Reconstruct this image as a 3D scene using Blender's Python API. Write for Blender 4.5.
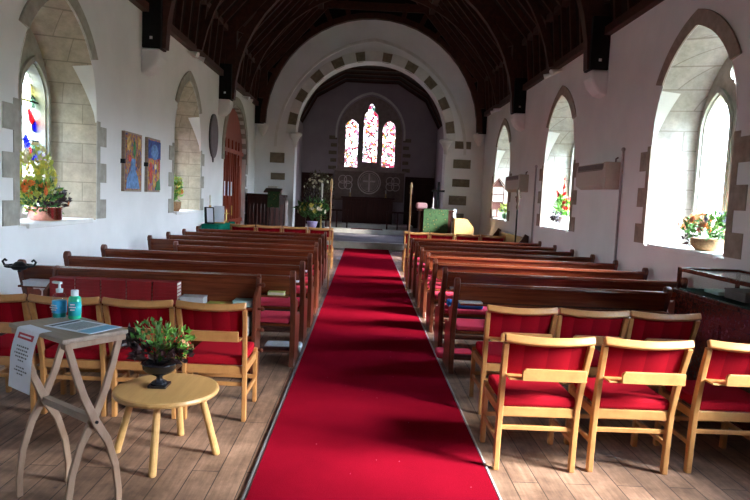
import bpy, math, random
from mathutils import Vector, Matrix
random.seed(7)
PI = math.pi
for o in list(bpy.data.objects): bpy.data.objects.remove(o)
sc = bpy.context.scene
COL = sc.collection

# ------------------------------------------------------------------ camera
F = 610.0; CH = 1.62; VX, VY, ROLL = 365.0, 197.0, 0.045
def derolled(px, py):
    a = (px-375)/F; b = (py-250)/F; c, s = math.cos(ROLL), math.sin(ROLL)
    return a*c+b*s, -a*s+b*c
a0, b0 = derolled(VX, VY)
wy = Vector((a0, b0, 1)).normalized()
wz = Vector((0, -wy.z, wy.y)).normalized()
wx = wy.cross(wz)
if wx.x < 0: wx = -wx
def w_of(v): return Vector((v.dot(wx), v.dot(wy), v.dot(wz)))
c_, s_ = math.cos(ROLL), math.sin(ROLL)
right = w_of(Vector((c_, -s_, 0))); down = w_of(Vector((s_, c_, 0))); fwd = w_of(Vector((0, 0, 1)))
cd = bpy.data.cameras.new('camera'); cam = bpy.data.objects.new('camera', cd); COL.objects.link(cam)
cd.sensor_width = 36; cd.lens = F/750*36; cd.clip_end = 200; cd.clip_start = .05
m = Matrix((( right.x, -down.x, -fwd.x, 0), (right.y, -down.y, -fwd.y, 0), (right.z, -down.z, -fwd.z, CH), (0, 0, 0, 1)))
cam.matrix_world = m
sc.camera = cam
# ------------------------------------------------------------------ world, exposure
sc.view_settings.view_transform = 'Standard'; sc.view_settings.look = 'None'
sc.view_settings.exposure = 1.1; sc.view_settings.gamma = 1; sc.view_settings.use_curve_mapping = False
W = bpy.data.worlds.new('sky'); sc.world = W; W.use_nodes = True
nt = W.node_tree; bg = nt.nodes['Background']
tc = nt.nodes.new('ShaderNodeTexCoord'); sx = nt.nodes.new('ShaderNodeSeparateXYZ')
cr = nt.nodes.new('ShaderNodeValToRGB'); mp = nt.nodes.new('ShaderNodeMapRange')
nt.links.new(tc.outputs['Generated'], sx.inputs[0]); nt.links.new(sx.outputs['Z'], mp.inputs['Value'])
mp.inputs['From Min'].default_value = -1; mp.inputs['From Max'].default_value = 1
nt.links.new(mp.outputs[0], cr.inputs[0])
e = cr.color_ramp.elements
e[0].position = 0.0; e[0].color = (.05, .06, .035, 1)
e[1].position = 1.0; e[1].color = (.68, .90, 1.25, 1)
for p, c in ((.49, (.07, .08, .05)), (.515, (.55, .60, .64)), (.62, (.84, 1.0, 1.20)), (.75, (.84, 1.02, 1.28))):
    q = e.new(p); q.color = (*c, 1)
nt.links.new(cr.outputs[0], bg.inputs[0]); bg.inputs[1].default_value = 38.0
sd_ = bpy.data.lights.new('hazy_sun', 'SUN'); sd_.energy = 34; sd_.angle = math.radians(22); sd_.color = (1, .96, .90)
so_ = bpy.data.objects.new('hazy_sun', sd_); COL.objects.link(so_); so_.rotation_euler = Vector((-.80, .34, -.50)).to_track_quat('-Z', 'Y').to_euler()
LX, RX = -3.33, 3.5              # nave side walls
EAVE = 4.2; CYW = 18.4; WEST = -2.6; CX = .1
def portal(loc, rot, sx_, sy_):
    l = bpy.data.lights.new('window_daylight', 'AREA'); l.shape = 'RECTANGLE'; l.size = sx_; l.size_y = sy_
    l.cycles.is_portal = True
    o = bpy.data.objects.new('window_daylight', l); COL.objects.link(o); o.location = loc; o.rotation_euler = rot
    return o

# ------------------------------------------------------------------ materials
def ramp(nt, fac, stops):
    r = nt.nodes.new('ShaderNodeValToRGB'); nt.links.new(fac, r.inputs[0]); el = r.color_ramp.elements
    el[0].position, el[0].color = stops[0][0], (*stops[0][1], 1)
    el[1].position, el[1].color = stops[-1][0], (*stops[-1][1], 1)
    for p, c in stops[1:-1]:
        q = el.new(p); q.color = (*c, 1)
    return r.outputs[0]
def coords(nt, scale=(1, 1, 1), src='Object'):
    t = nt.nodes.new('ShaderNodeTexCoord'); mpn = nt.nodes.new('ShaderNodeMapping'); mpn.inputs['Scale'].default_value = scale
    nt.links.new(t.outputs[src], mpn.inputs[0]); return mpn.outputs[0]
def noise(nt, vec, scale, detail=3, rough=.6):
    n = nt.nodes.new('ShaderNodeTexNoise'); n.inputs['Scale'].default_value = scale; n.inputs['Detail'].default_value = detail
    n.inputs['Roughness'].default_value = rough; nt.links.new(vec, n.inputs['Vector']); return n.outputs['Fac']
def base(name, rough=.6, metal=0, spec=.5):
    m = bpy.data.materials.new(name); m.use_nodes = True; b = m.node_tree.nodes['Principled BSDF']
    b.inputs['Roughness'].default_value = rough; b.inputs['Metallic'].default_value = metal; b.inputs['Specular IOR Level'].default_value = spec
    return m, m.node_tree, b
def bump(nt, b, h, strength=.3, dist=.01):
    n = nt.nodes.new('ShaderNodeBump'); n.inputs['Strength'].default_value = strength; n.inputs['Distance'].default_value = dist
    nt.links.new(h, n.inputs['Height']); nt.links.new(n.outputs[0], b.inputs['Normal'])
def plain(name, c, rough=.6, metal=0, var=.12, scale=20, spec=.5, bmp=0):
    m, nt, b = base(name, rough, metal, spec)
    n = noise(nt, coords(nt), scale)
    nt.links.new(ramp(nt, n, [(.3, tuple(x*(1-var) for x in c)), (.7, tuple(min(1, x*(1+var)) for x in c))]), b.inputs['Base Color'])
    if bmp: bump(nt, b, n, bmp, .004)
    return m
def wood(name, c1, c2, rough=.4, stretch=(1, 18, 18), spec=.5, scale=1.6):
    m, nt, b = base(name, rough, 0, spec)
    n = noise(nt, coords(nt, stretch), scale, 5, .65)
    nt.links.new(ramp(nt, n, [(.32, c1), (.68, c2)]), b.inputs['Base Color']); bump(nt, b, n, .08, .002)
    return m
def mix(nt, fac, a, b):
    n = nt.nodes.new('ShaderNodeMix'); n.data_type = 'RGBA'
    if hasattr(fac, 'links') or hasattr(fac, 'node'): nt.links.new(fac, n.inputs[0])
    else: n.inputs[0].default_value = fac
    for v, i in ((a, 6), (b, 7)):
        if isinstance(v, tuple): n.inputs[i].default_value = (*v, 1)
        else: nt.links.new(v, n.inputs[i])
    return n.outputs[2]

M = {}
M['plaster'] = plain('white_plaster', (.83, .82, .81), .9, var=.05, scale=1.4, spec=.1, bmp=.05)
M['plaster_east'] = plain('dimmed_plaster', (.40, .34, .35), .9, var=.08, scale=1.4, spec=.1)  # dim, purplish light of the chancel is put into this plaster colour
M['limewash'] = plain('limewash', (.84, .83, .80), .9, var=.06, scale=3, spec=.1)
M['archwhite'] = plain('painted_arch_stone', (.74, .72, .68), .85, var=.1, scale=3, spec=.15)
def stone(name, c1, c2, mortar, bw=.55, bh=.235, axis='side', msize=.007):
    m, nt, b = base(name, .9, 0, .15)
    t = nt.nodes.new('ShaderNodeTexCoord'); s = nt.nodes.new('ShaderNodeSeparateXYZ'); nt.links.new(t.outputs['Object'], s.inputs[0])
    ad = nt.nodes.new('ShaderNodeMath'); nt.links.new(s.outputs['X'], ad.inputs[0]); nt.links.new(s.outputs['Y'], ad.inputs[1])
    cb = nt.nodes.new('ShaderNodeCombineXYZ'); nt.links.new(ad.outputs[0], cb.inputs[0]); nt.links.new(s.outputs['Z'], cb.inputs[1])
    br = nt.nodes.new('ShaderNodeTexBrick'); nt.links.new(cb.outputs[0], br.inputs['Vector'])
    br.inputs['Scale'].default_value = 1; br.inputs['Brick Width'].default_value = bw; br.inputs['Row Height'].default_value = bh
    br.inputs['Mortar Size'].default_value = msize; br.inputs['Mortar Smooth'].default_value = .3
    br.inputs['Color1'].default_value = (*c1, 1); br.inputs['Color2'].default_value = (*c2, 1); br.inputs['Mortar'].default_value = (*mortar, 1)
    n = noise(nt, t.outputs['Object'], 9, 6, .7)
    dk = ramp(nt, n, [(.3, (.62, .62, .60)), (.65, (1.12, 1.1, 1.08))])
    mm = nt.nodes.new('ShaderNodeMix'); mm.data_type = 'RGBA'; mm.blend_type = 'MULTIPLY'; mm.inputs[0].default_value = .7
    nt.links.new(br.outputs['Color'], mm.inputs[6]); nt.links.new(dk, mm.inputs[7]); nt.links.new(mm.outputs[2], b.inputs['Base Color'])
    bump(nt, b, n, .35, .01)
    return m
M['stoneL'] = stone('grey_buff_stone', (.52, .45, .35), (.45, .39, .30), (.31, .27, .21))
M['stoneR'] = stone('grey_brown_stone', (.48, .45, .40), (.43, .40, .36), (.30, .27, .24))
M['quoinL'] = plain('grey_quoin_stone', (.40, .38, .33), .9, var=.18, scale=9, spec=.1)
M['quoinR'] = plain('brown_quoin_stone', (.33, .265, .215), .9, var=.2, scale=9, spec=.1)
M['archstone'] = plain('olive_arch_stone', (.20, .165, .115), .9, var=.25, scale=9, spec=.1)
M['tracery'] = plain('tracery_stone', (.38, .37, .32), .9, var=.2, scale=7, spec=.1)
M['relief'] = plain('carved_stone', (.33, .27, .23), .8, var=.2, scale=7, spec=.2)
M['step'] = plain('step_stone', (.42, .40, .36), .8, var=.15, scale=4, spec=.2)
M['tiles'] = stone('chancel_paving', (.16, .14, .155), (.12, .11, .125), (.08, .07, .075), .5, .4)
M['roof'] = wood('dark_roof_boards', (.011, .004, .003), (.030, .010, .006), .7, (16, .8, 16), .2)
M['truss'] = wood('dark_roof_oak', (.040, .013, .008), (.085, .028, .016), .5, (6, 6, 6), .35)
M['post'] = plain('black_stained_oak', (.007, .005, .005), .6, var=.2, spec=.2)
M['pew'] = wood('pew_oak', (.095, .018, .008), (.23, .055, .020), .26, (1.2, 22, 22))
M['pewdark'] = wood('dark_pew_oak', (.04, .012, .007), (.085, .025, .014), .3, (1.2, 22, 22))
M['pewend'] = wood('pew_end_oak', (.075, .016, .008), (.17, .042, .018), .3, (20, 20, 1.5))
M['mahog'] = wood('mahogany', (.045, .010, .007), (.11, .022, .013), .22, (1.2, 20, 20))
M['darkwood'] = wood('dark_oak_panel', (.022, .006, .004), (.05, .013, .008), .5, (18, 18, 1.2), .2)
M['reddoor'] = wood('red_stained_door', (.26, .040, .020), (.40, .075, .035), .35, (18, 18, 1.2))
M['beech'] = wood('beech', (.38, .165, .055), (.49, .24, .083), .35, (3, 3, 3), scale=3)
M['pine'] = wood('pale_pine', (.47, .26, .09), (.58, .34, .13), .38, (14, 1.5, 14))
M['ash'] = wood('limed_oak', (.26, .15, .092), (.37, .235, .155), .55, (9, 9, 3))
M['ashtop'] = wood('weathered_oak_top', (.24, .165, .12), (.36, .265, .195), .5, (3, 16, 16))
def fabric(name, c, var=.16, sc_=240, stripes=None):
    m, nt, b = base(name, 1, 0, .02)
    n = noise(nt, coords(nt), sc_, 2)
    col = ramp(nt, n, [(.3, tuple(x*(1-var) for x in c)), (.7, tuple(min(1, x*(1+var)) for x in c))])
    if stripes:
        br = nt.nodes.new('ShaderNodeTexBrick'); nt.links.new(coords(nt), br.inputs['Vector'])
        n2 = nt.nodes.new('ShaderNodeTexWave'); n2.wave_type = 'BANDS'; n2.bands_direction = 'X'; n2.wave_profile = 'SAW'
        n2.inputs['Scale'].default_value = stripes; nt.links.new(coords(nt), n2.inputs['Vector'])
        s = ramp(nt, n2.outputs['Fac'], [(0, (.72, .68, .68)), (.9, (1.12, 1.12, 1.12))])
        mm = nt.nodes.new('ShaderNodeMix'); mm.data_type = 'RGBA'; mm.blend_type = 'MULTIPLY'; mm.inputs[0].default_value = .9
        nt.links.new(col, mm.inputs[6]); nt.links.new(s, mm.inputs[7]); col = mm.outputs[2]
    nt.links.new(col, b.inputs['Base Color']); bump(nt, b, n, .2, .002)
    return m
M['red'] = fabric('red_wool', (.25, .005, .012), stripes=2.3)
M['redseat'] = fabric('red_seat_wool', (.30, .007, .016))
M['pewred'] = fabric('pew_seat_red', (.60, .05, .09))  # brighter, pinker red: sunlight on the seats is put into the colour
M['green'] = fabric('green_cloth', (.008, .15, .10)); M['baize'] = fabric('dark_baize', (.006, .035, .028))
def carpet():
    m, nt, b = base('red_carpet', 1, 0, .0)
    v = coords(nt); n = noise(nt, v, 160, 3); n2 = noise(nt, v, 2.2, 4)
    c = ramp(nt, n, [(.25, (.16, .0018, .008)), (.75, (.25, .005, .018))])
    c2 = ramp(nt, n2, [(.3, (.86, .86, .86)), (.7, (1.08, 1.08, 1.08))])
    mm = nt.nodes.new('ShaderNodeMix'); mm.data_type = 'RGBA'; mm.blend_type = 'MULTIPLY'; mm.inputs[0].default_value = 1
    nt.links.new(c, mm.inputs[6]); nt.links.new(c2, mm.inputs[7])
    sp = nt.nodes.new('ShaderNodeTexVoronoi'); sp.inputs['Scale'].default_value = 9; nt.links.new(v, sp.inputs['Vector'])
    f = ramp(nt, sp.outputs['Distance'], [(.022, (1, 1, 1)), (.035, (0, 0, 0))])
    nt.links.new(mix(nt, f, mm.outputs[2], (.55, .3, .3)), b.inputs['Base Color'])
    bump(nt, b, n, .5, .004)
    return m
M['carpet'] = carpet()
def floor_mat():
    m, nt, b = base('worn_floorboards', .55, 0, .35)
    t = nt.nodes.new('ShaderNodeTexCoord'); s = nt.nodes.new('ShaderNodeSeparateXYZ'); nt.links.new(t.outputs['Object'], s.inputs[0])
    cb = nt.nodes.new('ShaderNodeCombineXYZ'); nt.links.new(s.outputs['Y'], cb.inputs[0]); nt.links.new(s.outputs['X'], cb.inputs[1])
    br = nt.nodes.new('ShaderNodeTexBrick'); nt.links.new(cb.outputs[0], br.inputs['Vector'])
    br.inputs['Scale'].default_value = 1; br.inputs['Brick Width'].default_value = 2.1; br.inputs['Row Height'].default_value = .155
    br.inputs['Mortar Size'].default_value = .0035; br.inputs['Bias'].default_value = 0; br.offset = .37
    br.inputs['Color1'].default_value = (.29, .175, .12, 1); br.inputs['Color2'].default_value = (.19, .115, .08, 1); br.inputs['Mortar'].default_value = (.05, .03, .022, 1)
    n = noise(nt, coords(nt, (14, 1.2, 1)), 2.0, 6, .7)
    n2 = noise(nt, coords(nt, (1, 1, 1)), 3.0, 5, .7)
    g = ramp(nt, n, [(.3, (.58, .56, .54)), (.7, (1.35, 1.35, 1.35))]); g2 = ramp(nt, n2, [(.36, (.58, .55, .53)), (.62, (1.22, 1.2, 1.18))])
    mm = nt.nodes.new('ShaderNodeMix'); mm.data_type = 'RGBA'; mm.blend_type = 'MULTIPLY'; mm.inputs[0].default_value = 1
    nt.links.new(br.outputs['Color'], mm.inputs[6]); nt.links.new(g, mm.inputs[7])
    m2 = nt.nodes.new('ShaderNodeMix'); m2.data_type = 'RGBA'; m2.blend_type = 'MULTIPLY'; m2.inputs[0].default_value = 1
    nt.links.new(mm.outputs[2], m2.inputs[6]); nt.links.new(g2, m2.inputs[7])
    v = nt.nodes.new('ShaderNodeTexVoronoi'); v.inputs['Scale'].default_value = 4.5; nt.links.new(t.outputs['Object'], v.inputs['Vector'])
    k = ramp(nt, v.outputs['Distance'], [(.03, (1, 1, 1)), (.07, (0, 0, 0))])
    nt.links.new(mix(nt, k, m2.outputs[2], (.07, .04, .03)), b.inputs['Base Color']); bump(nt, b, n, .2, .003)
    return m
M['floor'] = floor_mat()
def glass_stained(name, cols, scale=9, pale=.04):
    m = bpy.data.materials.new(name); m.use_nodes = True; nt = m.node_tree; nt.nodes.clear()
    out = nt.nodes.new('ShaderNodeOutputMaterial'); tr = nt.nodes.new('ShaderNodeBsdfTransparent'); gl = nt.nodes.new('ShaderNodeBsdfGlossy')
    gl.inputs['Roughness'].default_value = .15; ms = nt.nodes.new('ShaderNodeMixShader'); ms.inputs[0].default_value = .05
    v = nt.nodes.new('ShaderNodeTexVoronoi'); v.inputs['Scale'].default_value = scale; c = coords(nt); nt.links.new(c, v.inputs['Vector'])
    s = nt.nodes.new('ShaderNodeSeparateColor'); nt.links.new(v.outputs['Color'], s.inputs[0])
    rr = nt.nodes.new('ShaderNodeValToRGB'); rr.color_ramp.interpolation = 'CONSTANT'; nt.links.new(s.outputs[0], rr.inputs[0])
    el = rr.color_ramp.elements; n = len(cols); el[0].position = 0; el[0].color = (*cols[0], 1); el[1].position = 1/n; el[1].color = (*cols[1], 1)
    for i in range(2, n): q = el.new(i/n); q.color = (*cols[i], 1)
    vd = nt.nodes.new('ShaderNodeTexVoronoi'); vd.feature = 'DISTANCE_TO_EDGE'; vd.inputs['Scale'].default_value = scale; nt.links.new(c, vd.inputs['Vector'])
    lead = ramp(nt, vd.outputs['Distance'], [(.015, (pale, pale, pale)), (.04, (1, 1, 1))])
    mm = nt.nodes.new('ShaderNodeMix'); mm.data_type = 'RGBA'; mm.blend_type = 'MULTIPLY'; mm.inputs[0].default_value = 1
    nt.links.new(rr.outputs[0], mm.inputs[6]); nt.links.new(lead, mm.inputs[7])
    nt.links.new(mm.outputs[2], tr.inputs[0]); nt.links.new(tr.outputs[0], ms.inputs[1]); nt.links.new(gl.outputs[0], ms.inputs[2])
    nt.links.new(ms.outputs[0], out.inputs[0]); return m
M['glassL'] = glass_stained('stained_glass', [(.5, .52, .5), (.62, .62, .58), (.02, .03, .35), (.6, .62, .6), (.45, .02, .03), (.45, .42, .25), (.6, .62, .62), (.2, .3, .25), (.66, .66, .66)], 8)
M['glassE'] = glass_stained('east_stained_glass', [(.62, .52, .57), (.24, .08, .12), (.12, .006, .02), (.7, .62, .66), (.22, .16, .04), (.6, .5, .56), (.12, .012, .035), (.7, .65, .68), (.04, .09, .07), (.16, .12, .15)], 15, .05)
M['glassR'] = glass_stained('clear_leaded_glass', [(.92, .95, .97), (.88, .93, .95), (.95, .96, .97), (.9, .93, .92)], 7, .75)
def clear():
    m = bpy.data.materials.new('clear_glass'); m.use_nodes = True; nt = m.node_tree; nt.nodes.clear()
    out = nt.nodes.new('ShaderNodeOutputMaterial'); tr = nt.nodes.new('ShaderNodeBsdfTransparent'); gl = nt.nodes.new('ShaderNodeBsdfGlossy')
    tr.inputs[0].default_value = (.93, .96, .95, 1); gl.inputs['Roughness'].default_value = .03
    lwn = nt.nodes.new('ShaderNodeLayerWeight'); lwn.inputs[0].default_value = .5; ms = nt.nodes.new('ShaderNodeMixShader')
    fr = nt.nodes.new('ShaderNodeMath'); fr.operation = 'POWER'; nt.links.new(lwn.outputs['Facing'], fr.inputs[0]); fr.inputs[1].default_value = 4
    f2 = nt.nodes.new('ShaderNodeMath'); f2.operation = 'MULTIPLY_ADD'; nt.links.new(fr.outputs[0], f2.inputs[0]); f2.inputs[1].default_value = .55; f2.inputs[2].default_value = .04
    nt.links.new(f2.outputs[0], ms.inputs[0]); nt.links.new(tr.outputs[0], ms.inputs[1]); nt.links.new(gl.outputs[0], ms.inputs[2]); nt.links.new(ms.outputs[0], out.inputs[0])
    return m
M['glass'] = clear()
M['iron'] = plain('black_iron', (.012, .012, .014), .4, .6, spec=.5)
M['urn'] = plain('black_glazed_urn', (.010, .011, .016), .15, .2)
M['brass'] = plain('brass', (.62, .42, .15), .3, 1)
M['bronze'] = plain('dull_bronze', (.16, .10, .07), .4, .6)
M['copper'] = plain('copper', (.72, .33, .26), .22, 1, var=.2, scale=25)
M['whitepaint'] = plain('white_paint', (.85, .85, .85), .5, var=.03)
M['paper'] = plain('white_paper', (.80, .82, .90), .7, var=.02)
M['inkgrey'] = plain('grey_print', (.13, .14, .17), .8, var=.05)
M['inkred'] = plain('red_print', (.55, .06, .09), .7, var=.05)
M['blueprint'] = plain('blue_print', (.10, .42, .62), .4, var=.2, scale=30)
M['heater'] = plain('beige_heater', (.48, .39, .31), .5, var=.04)
M['heaterdark'] = plain('brown_grille', (.14, .09, .075), .6, var=.2)
M['pipe'] = plain('grey_conduit', (.42, .38, .38), .6)
M['slate'] = plain('grey_slate', (.13, .115, .12), .6, var=.2, scale=12)
M['clearplastic'] = M['glass']
def plastic(name, c, rough=.25):
    m, nt, b = base(name, rough); b.inputs['Base Color'].default_value = (*c, 1); return m
M['gel'] = plastic('turquoise_gel', (.03, .46, .50), .1)
M['greengel'] = plastic('green_gel', (.03, .50, .28), .1)
M['label'] = plastic('blue_label', (.05, .48, .85), .35)
M['cap'] = plastic('pale_cap', (.70, .78, .80), .3)
M['leaf'] = plain('green_leaves', (.06, .20, .035), .5, var=.55, scale=14)
M['leafbright'] = plain('bright_leaves', (.16, .42, .06), .45, var=.4, scale=14)
M['leafyellow'] = plain('yellow_green_leaves', (.46, .52, .09), .5, var=.35, scale=14)
M['leafdark'] = plain('dark_purple_leaves', (.030, .010, .014), .5, var=.4, scale=14)
M['orange'] = plain('orange_petals', (.85, .22, .04), .6, var=.25, scale=30)
M['peach'] = plain('peach_petals', (.85, .42, .25), .6, var=.2, scale=30)
M['scarlet'] = plain('scarlet_petals', (.75, .03, .03), .6, var=.25, scale=30)
M['cream'] = plain('cream_petals', (.85, .80, .58), .6, var=.1, scale=30)
M['yellow'] = plain('yellow_petals', (.80, .72, .14), .6, var=.2, scale=30)
M['lilac'] = plain('lilac_petals', (.42, .36, .62), .6, var=.2, scale=30)
M['basket'] = plain('wicker', (.42, .24, .12), .8, var=.35, scale=60, bmp=.6)
M['redbook'] = plain('red_book_cover', (.30, .010, .016), .5, var=.15)
M['pages'] = plain('page_edges', (.72, .66, .56), .8, var=.1)
M['teal'] = plain('pale_teal_box', (.36, .58, .56), .6, var=.15, scale=12)
M['greybox'] = plain('grey_box', (.48, .50, .52), .6, var=.12, scale=12)
M['blue'] = fabric('blue_kneeler', (.03, .14, .42))
M['limebook'] = plain('lime_book', (.48, .50, .10), .5)
M['candle'] = plain('candle_wax', (.85, .82, .72), .5, var=.03)
M['dryflower'] = plain('dried_foliage', (.09, .075, .03), .8, var=.5, scale=20)
def frontal():
    m, nt, b = base('green_brocade', .8, 0, .2)
    w = nt.nodes.new('ShaderNodeTexVoronoi'); w.inputs['Scale'].default_value = 11; nt.links.new(coords(nt), w.inputs['Vector'])
    nt.links.new(ramp(nt, w.outputs['Distance'], [(.15, (.11, .10, .03)), (.3, (.018, .045, .018)), (.6, (.035, .07, .025))]), b.inputs['Base Color']); return m
M['brocade'] = frontal()
def painting(name, cols, scale):
    m, nt, b = base(name, .6, 0, .2)
    n = noise(nt, coords(nt, (1, 2.2, 1)), scale, 2, .5)
    k = len(cols); nt.links.new(ramp(nt, n, [(.28+.44*i/(k-1), c) for i, c in enumerate(cols)]), b.inputs['Base Color']); return m
M['paintA'] = painting('painted_panel_gold', [(.02, .025, .05), (.06, .12, .32), (.34, .07, .04), (.60, .34, .08), (.16, .12, .10), (.20, .30, .46)], 14)
M['paintB'] = painting('painted_panel_blue', [(.02, .04, .18), (.06, .14, .45), (.60, .10, .04), (.70, .42, .09), (.04, .20, .08)], 14)

M['carving'] = plain('pale_carving', (.62, .52, .47), .8, var=.15, scale=9, spec=.2)
M['reredos'] = plain('dark_reredos_stone', (.20, .145, .12), .8, var=.2, scale=7, spec=.2)
M['maroon'] = fabric('maroon_mat', (.08, .006, .010))
# ------------------------------------------------------------------ geometry helpers
class G:
    def __init__(s): s.v = []; s.f = []
    def add(s, vs, fs):
        k = len(s.v); s.v += [tuple(p) for p in vs]; s.f += [tuple(i+k for i in f) for f in fs]; return s
    def box(s, x0, x1, y0, y1, z0, z1):
        vs = [(x, y, z) for z in (z0, z1) for y in (y0, y1) for x in (x0, x1)]
        return s.add(vs, [(0, 2, 3, 1), (4, 5, 7, 6), (0, 1, 5, 4), (2, 6, 7, 3), (0, 4, 6, 2), (1, 3, 7, 5)])
    def prism(s, pts, ax, a, b):
        def P(u, w, t): return {'x': (t, u, w), 'y': (u, t, w), 'z': (u, w, t)}[ax]
        n = len(pts); vs = [P(u, w, a) for u, w in pts]+[P(u, w, b) for u, w in pts]
        fs = [tuple(range(n))[::-1], tuple(range(n, 2*n))]+[(i, (i+1) % n, n+(i+1) % n, n+i) for i in range(n)]
        return s.add(vs, fs)
    def tube(s, pts, r, seg=8, caps=True):
        pts = [Vector(p) for p in pts]; rs = r if isinstance(r, (list, tuple)) else [r]*len(pts); rings = []
        up = None
        for i, p in enumerate(pts):
            t = (pts[min(i+1, len(pts)-1)]-pts[max(i-1, 0)]).normalized()
            if up is None: up = Vector((0, 0, 1)) if abs(t.z) < .9 else Vector((1, 0, 0))
            n = t.cross(up).normalized(); b = n.cross(t); up = b
            rings.append([p+(n*math.cos(2*PI*k/seg)+b*math.sin(2*PI*k/seg))*rs[i] for k in range(seg)])
        vs = [q for rg in rings for q in rg]; fs = []
        for i in range(len(pts)-1):
            for k in range(seg): fs.append((i*seg+k, i*seg+(k+1) % seg, (i+1)*seg+(k+1) % seg, (i+1)*seg+k))
        if caps: fs += [tuple(range(seg))[::-1], tuple(range((len(pts)-1)*seg, len(pts)*seg))]
        return s.add(vs, fs)
    def sweep(s, pts, w, h, side):
        """rectangular bar: w measured along the vector `side`, h across it in the plane of the path"""
        pts = [Vector(p) for p in pts]; side = Vector(side).normalized(); vs = []
        n = len(pts)
        for i, p in enumerate(pts):
            t = (pts[min(i+1, n-1)]-pts[max(i-1, 0)]).normalized(); q = t.cross(side).normalized()
            hh = h[i] if isinstance(h, (list, tuple)) else h
            for a, b in ((-1, -1), (1, -1), (1, 1), (-1, 1)): vs.append(p+side*a*w/2+q*b*hh/2)
        fs = []
        for i in range(n-1):
            for k in range(4): fs.append((i*4+k, i*4+(k+1) % 4, i*4+4+(k+1) % 4, i*4+4+k))
        fs += [(3, 2, 1, 0), tuple(range(4*n-4, 4*n))]
        return s.add(vs, fs)
    def lathe(s, prof, c=(0, 0, 0), seg=20):
        vs = [(c[0]+r*math.cos(2*PI*k/seg), c[1]+r*math.sin(2*PI*k/seg), c[2]+z) for r, z in prof for k in range(seg)]
        fs = []
        for i in range(len(prof)-1):
            for k in range(seg): fs.append((i*seg+k, i*seg+(k+1) % seg, (i+1)*seg+(k+1) % seg, (i+1)*seg+k))
        if prof[0][0] > 1e-4: fs.append(tuple(range(seg))[::-1])
        if prof[-1][0] > 1e-4: fs.append(tuple(range((len(prof)-1)*seg, len(prof)*seg)))
        return s.add(vs, fs)
    def ball(s, c, r, seg=8, ri=5):
        rr = r if isinstance(r, tuple) else (r, r, r)
        vs = [(c[0], c[1], c[2]-rr[2])]
        for i in range(1, ri):
            a = -PI/2+PI*i/ri
            for k in range(seg): vs.append((c[0]+rr[0]*math.cos(a)*math.cos(2*PI*k/seg), c[1]+rr[1]*math.cos(a)*math.sin(2*PI*k/seg), c[2]+rr[2]*math.sin(a)))
        vs.append((c[0], c[1], c[2]+rr[2])); fs = [(0, 1+(k+1) % seg, 1+k) for k in range(seg)]
        for i in range(ri-2):
            for k in range(seg): fs.append((1+i*seg+k, 1+i*seg+(k+1) % seg, 1+(i+1)*seg+(k+1) % seg, 1+(i+1)*seg+k))
        t = len(vs)-1; o = 1+(ri-2)*seg; fs += [(o+k, o+(k+1) % seg, t) for k in range(seg)]
        return s.add(vs, fs)
    def leaf(s, p, d, n, L, w):
        d = Vector(d).normalized(); n = Vector(n); sd = d.cross(n)
        if sd.length < 1e-3: sd = d.cross(Vector((1, .3, 0)))
        sd.normalize(); nn = sd.cross(d); p = Vector(p)
        a = p; b = p+d*L*.45+sd*w/2+nn*L*.08; c = p+d*L-nn*L*.12; e_ = p+d*L*.45-sd*w/2+nn*L*.08; mid = p+d*L*.5
        return s.add([a, b, c, e_, mid], [(0, 1, 4), (1, 2, 4), (2, 3, 4), (3, 0, 4)])
    def build(s, name, mat, parent=None, bevel=0, smooth=False, loc=None, rz=0, kind=None):
        me = bpy.data.meshes.new(name); me.from_pydata(s.v, [], s.f); me.validate(); me.update()
        if mat is not None: me.materials.append(M[mat] if isinstance(mat, str) else mat)
        if smooth:
            for p in me.polygons: p.use_smooth = True
        o = bpy.data.objects.new(name, me); COL.objects.link(o)
        if bevel:
            b = o.modifiers.new('bevel', 'BEVEL'); b.width = bevel; b.segments = 2; b.limit_method = 'ANGLE'; b.angle_limit = .6
        if parent is not None: o.parent = parent
        if loc: o.location = loc
        if rz: o.rotation_euler = (0, 0, rz)
        if kind: o['kind'] = kind
        return o
def thing(name, label, cat, loc=(0, 0, 0), rz=0, group=None):
    o = bpy.data.objects.new(name, None); COL.objects.link(o); o.empty_display_size = .1
    o.location = loc; o.rotation_euler = (0, 0, rz); o['label'] = label; o['category'] = cat
    if group: o['group'] = group
    return o
def tag(o, label, cat, group=None):
    o['label'] = label; o['category'] = cat
    if group: o['group'] = group
    return o
def struct(o): o['kind'] = 'structure'; return o
def sempty(name, loc=(0, 0, 0)):
    o = bpy.data.objects.new(name, None); COL.objects.link(o); o.location = loc; o['kind'] = 'structure'; return o
def dup(root, loc, rz=None, label=None, group=None):
    def cp(o, par):
        c = o.copy(); COL.objects.link(c); c.parent = par
        for ch in o.children: cp(ch, c)
        return c
    r = root.copy(); COL.objects.link(r); r.location = loc
    if rz is not None: r.rotation_euler = (0, 0, rz)
    if label: r['label'] = label
    if group: r['group'] = group
    for ch in list(root.children): cp(ch, r)
    return r
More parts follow.
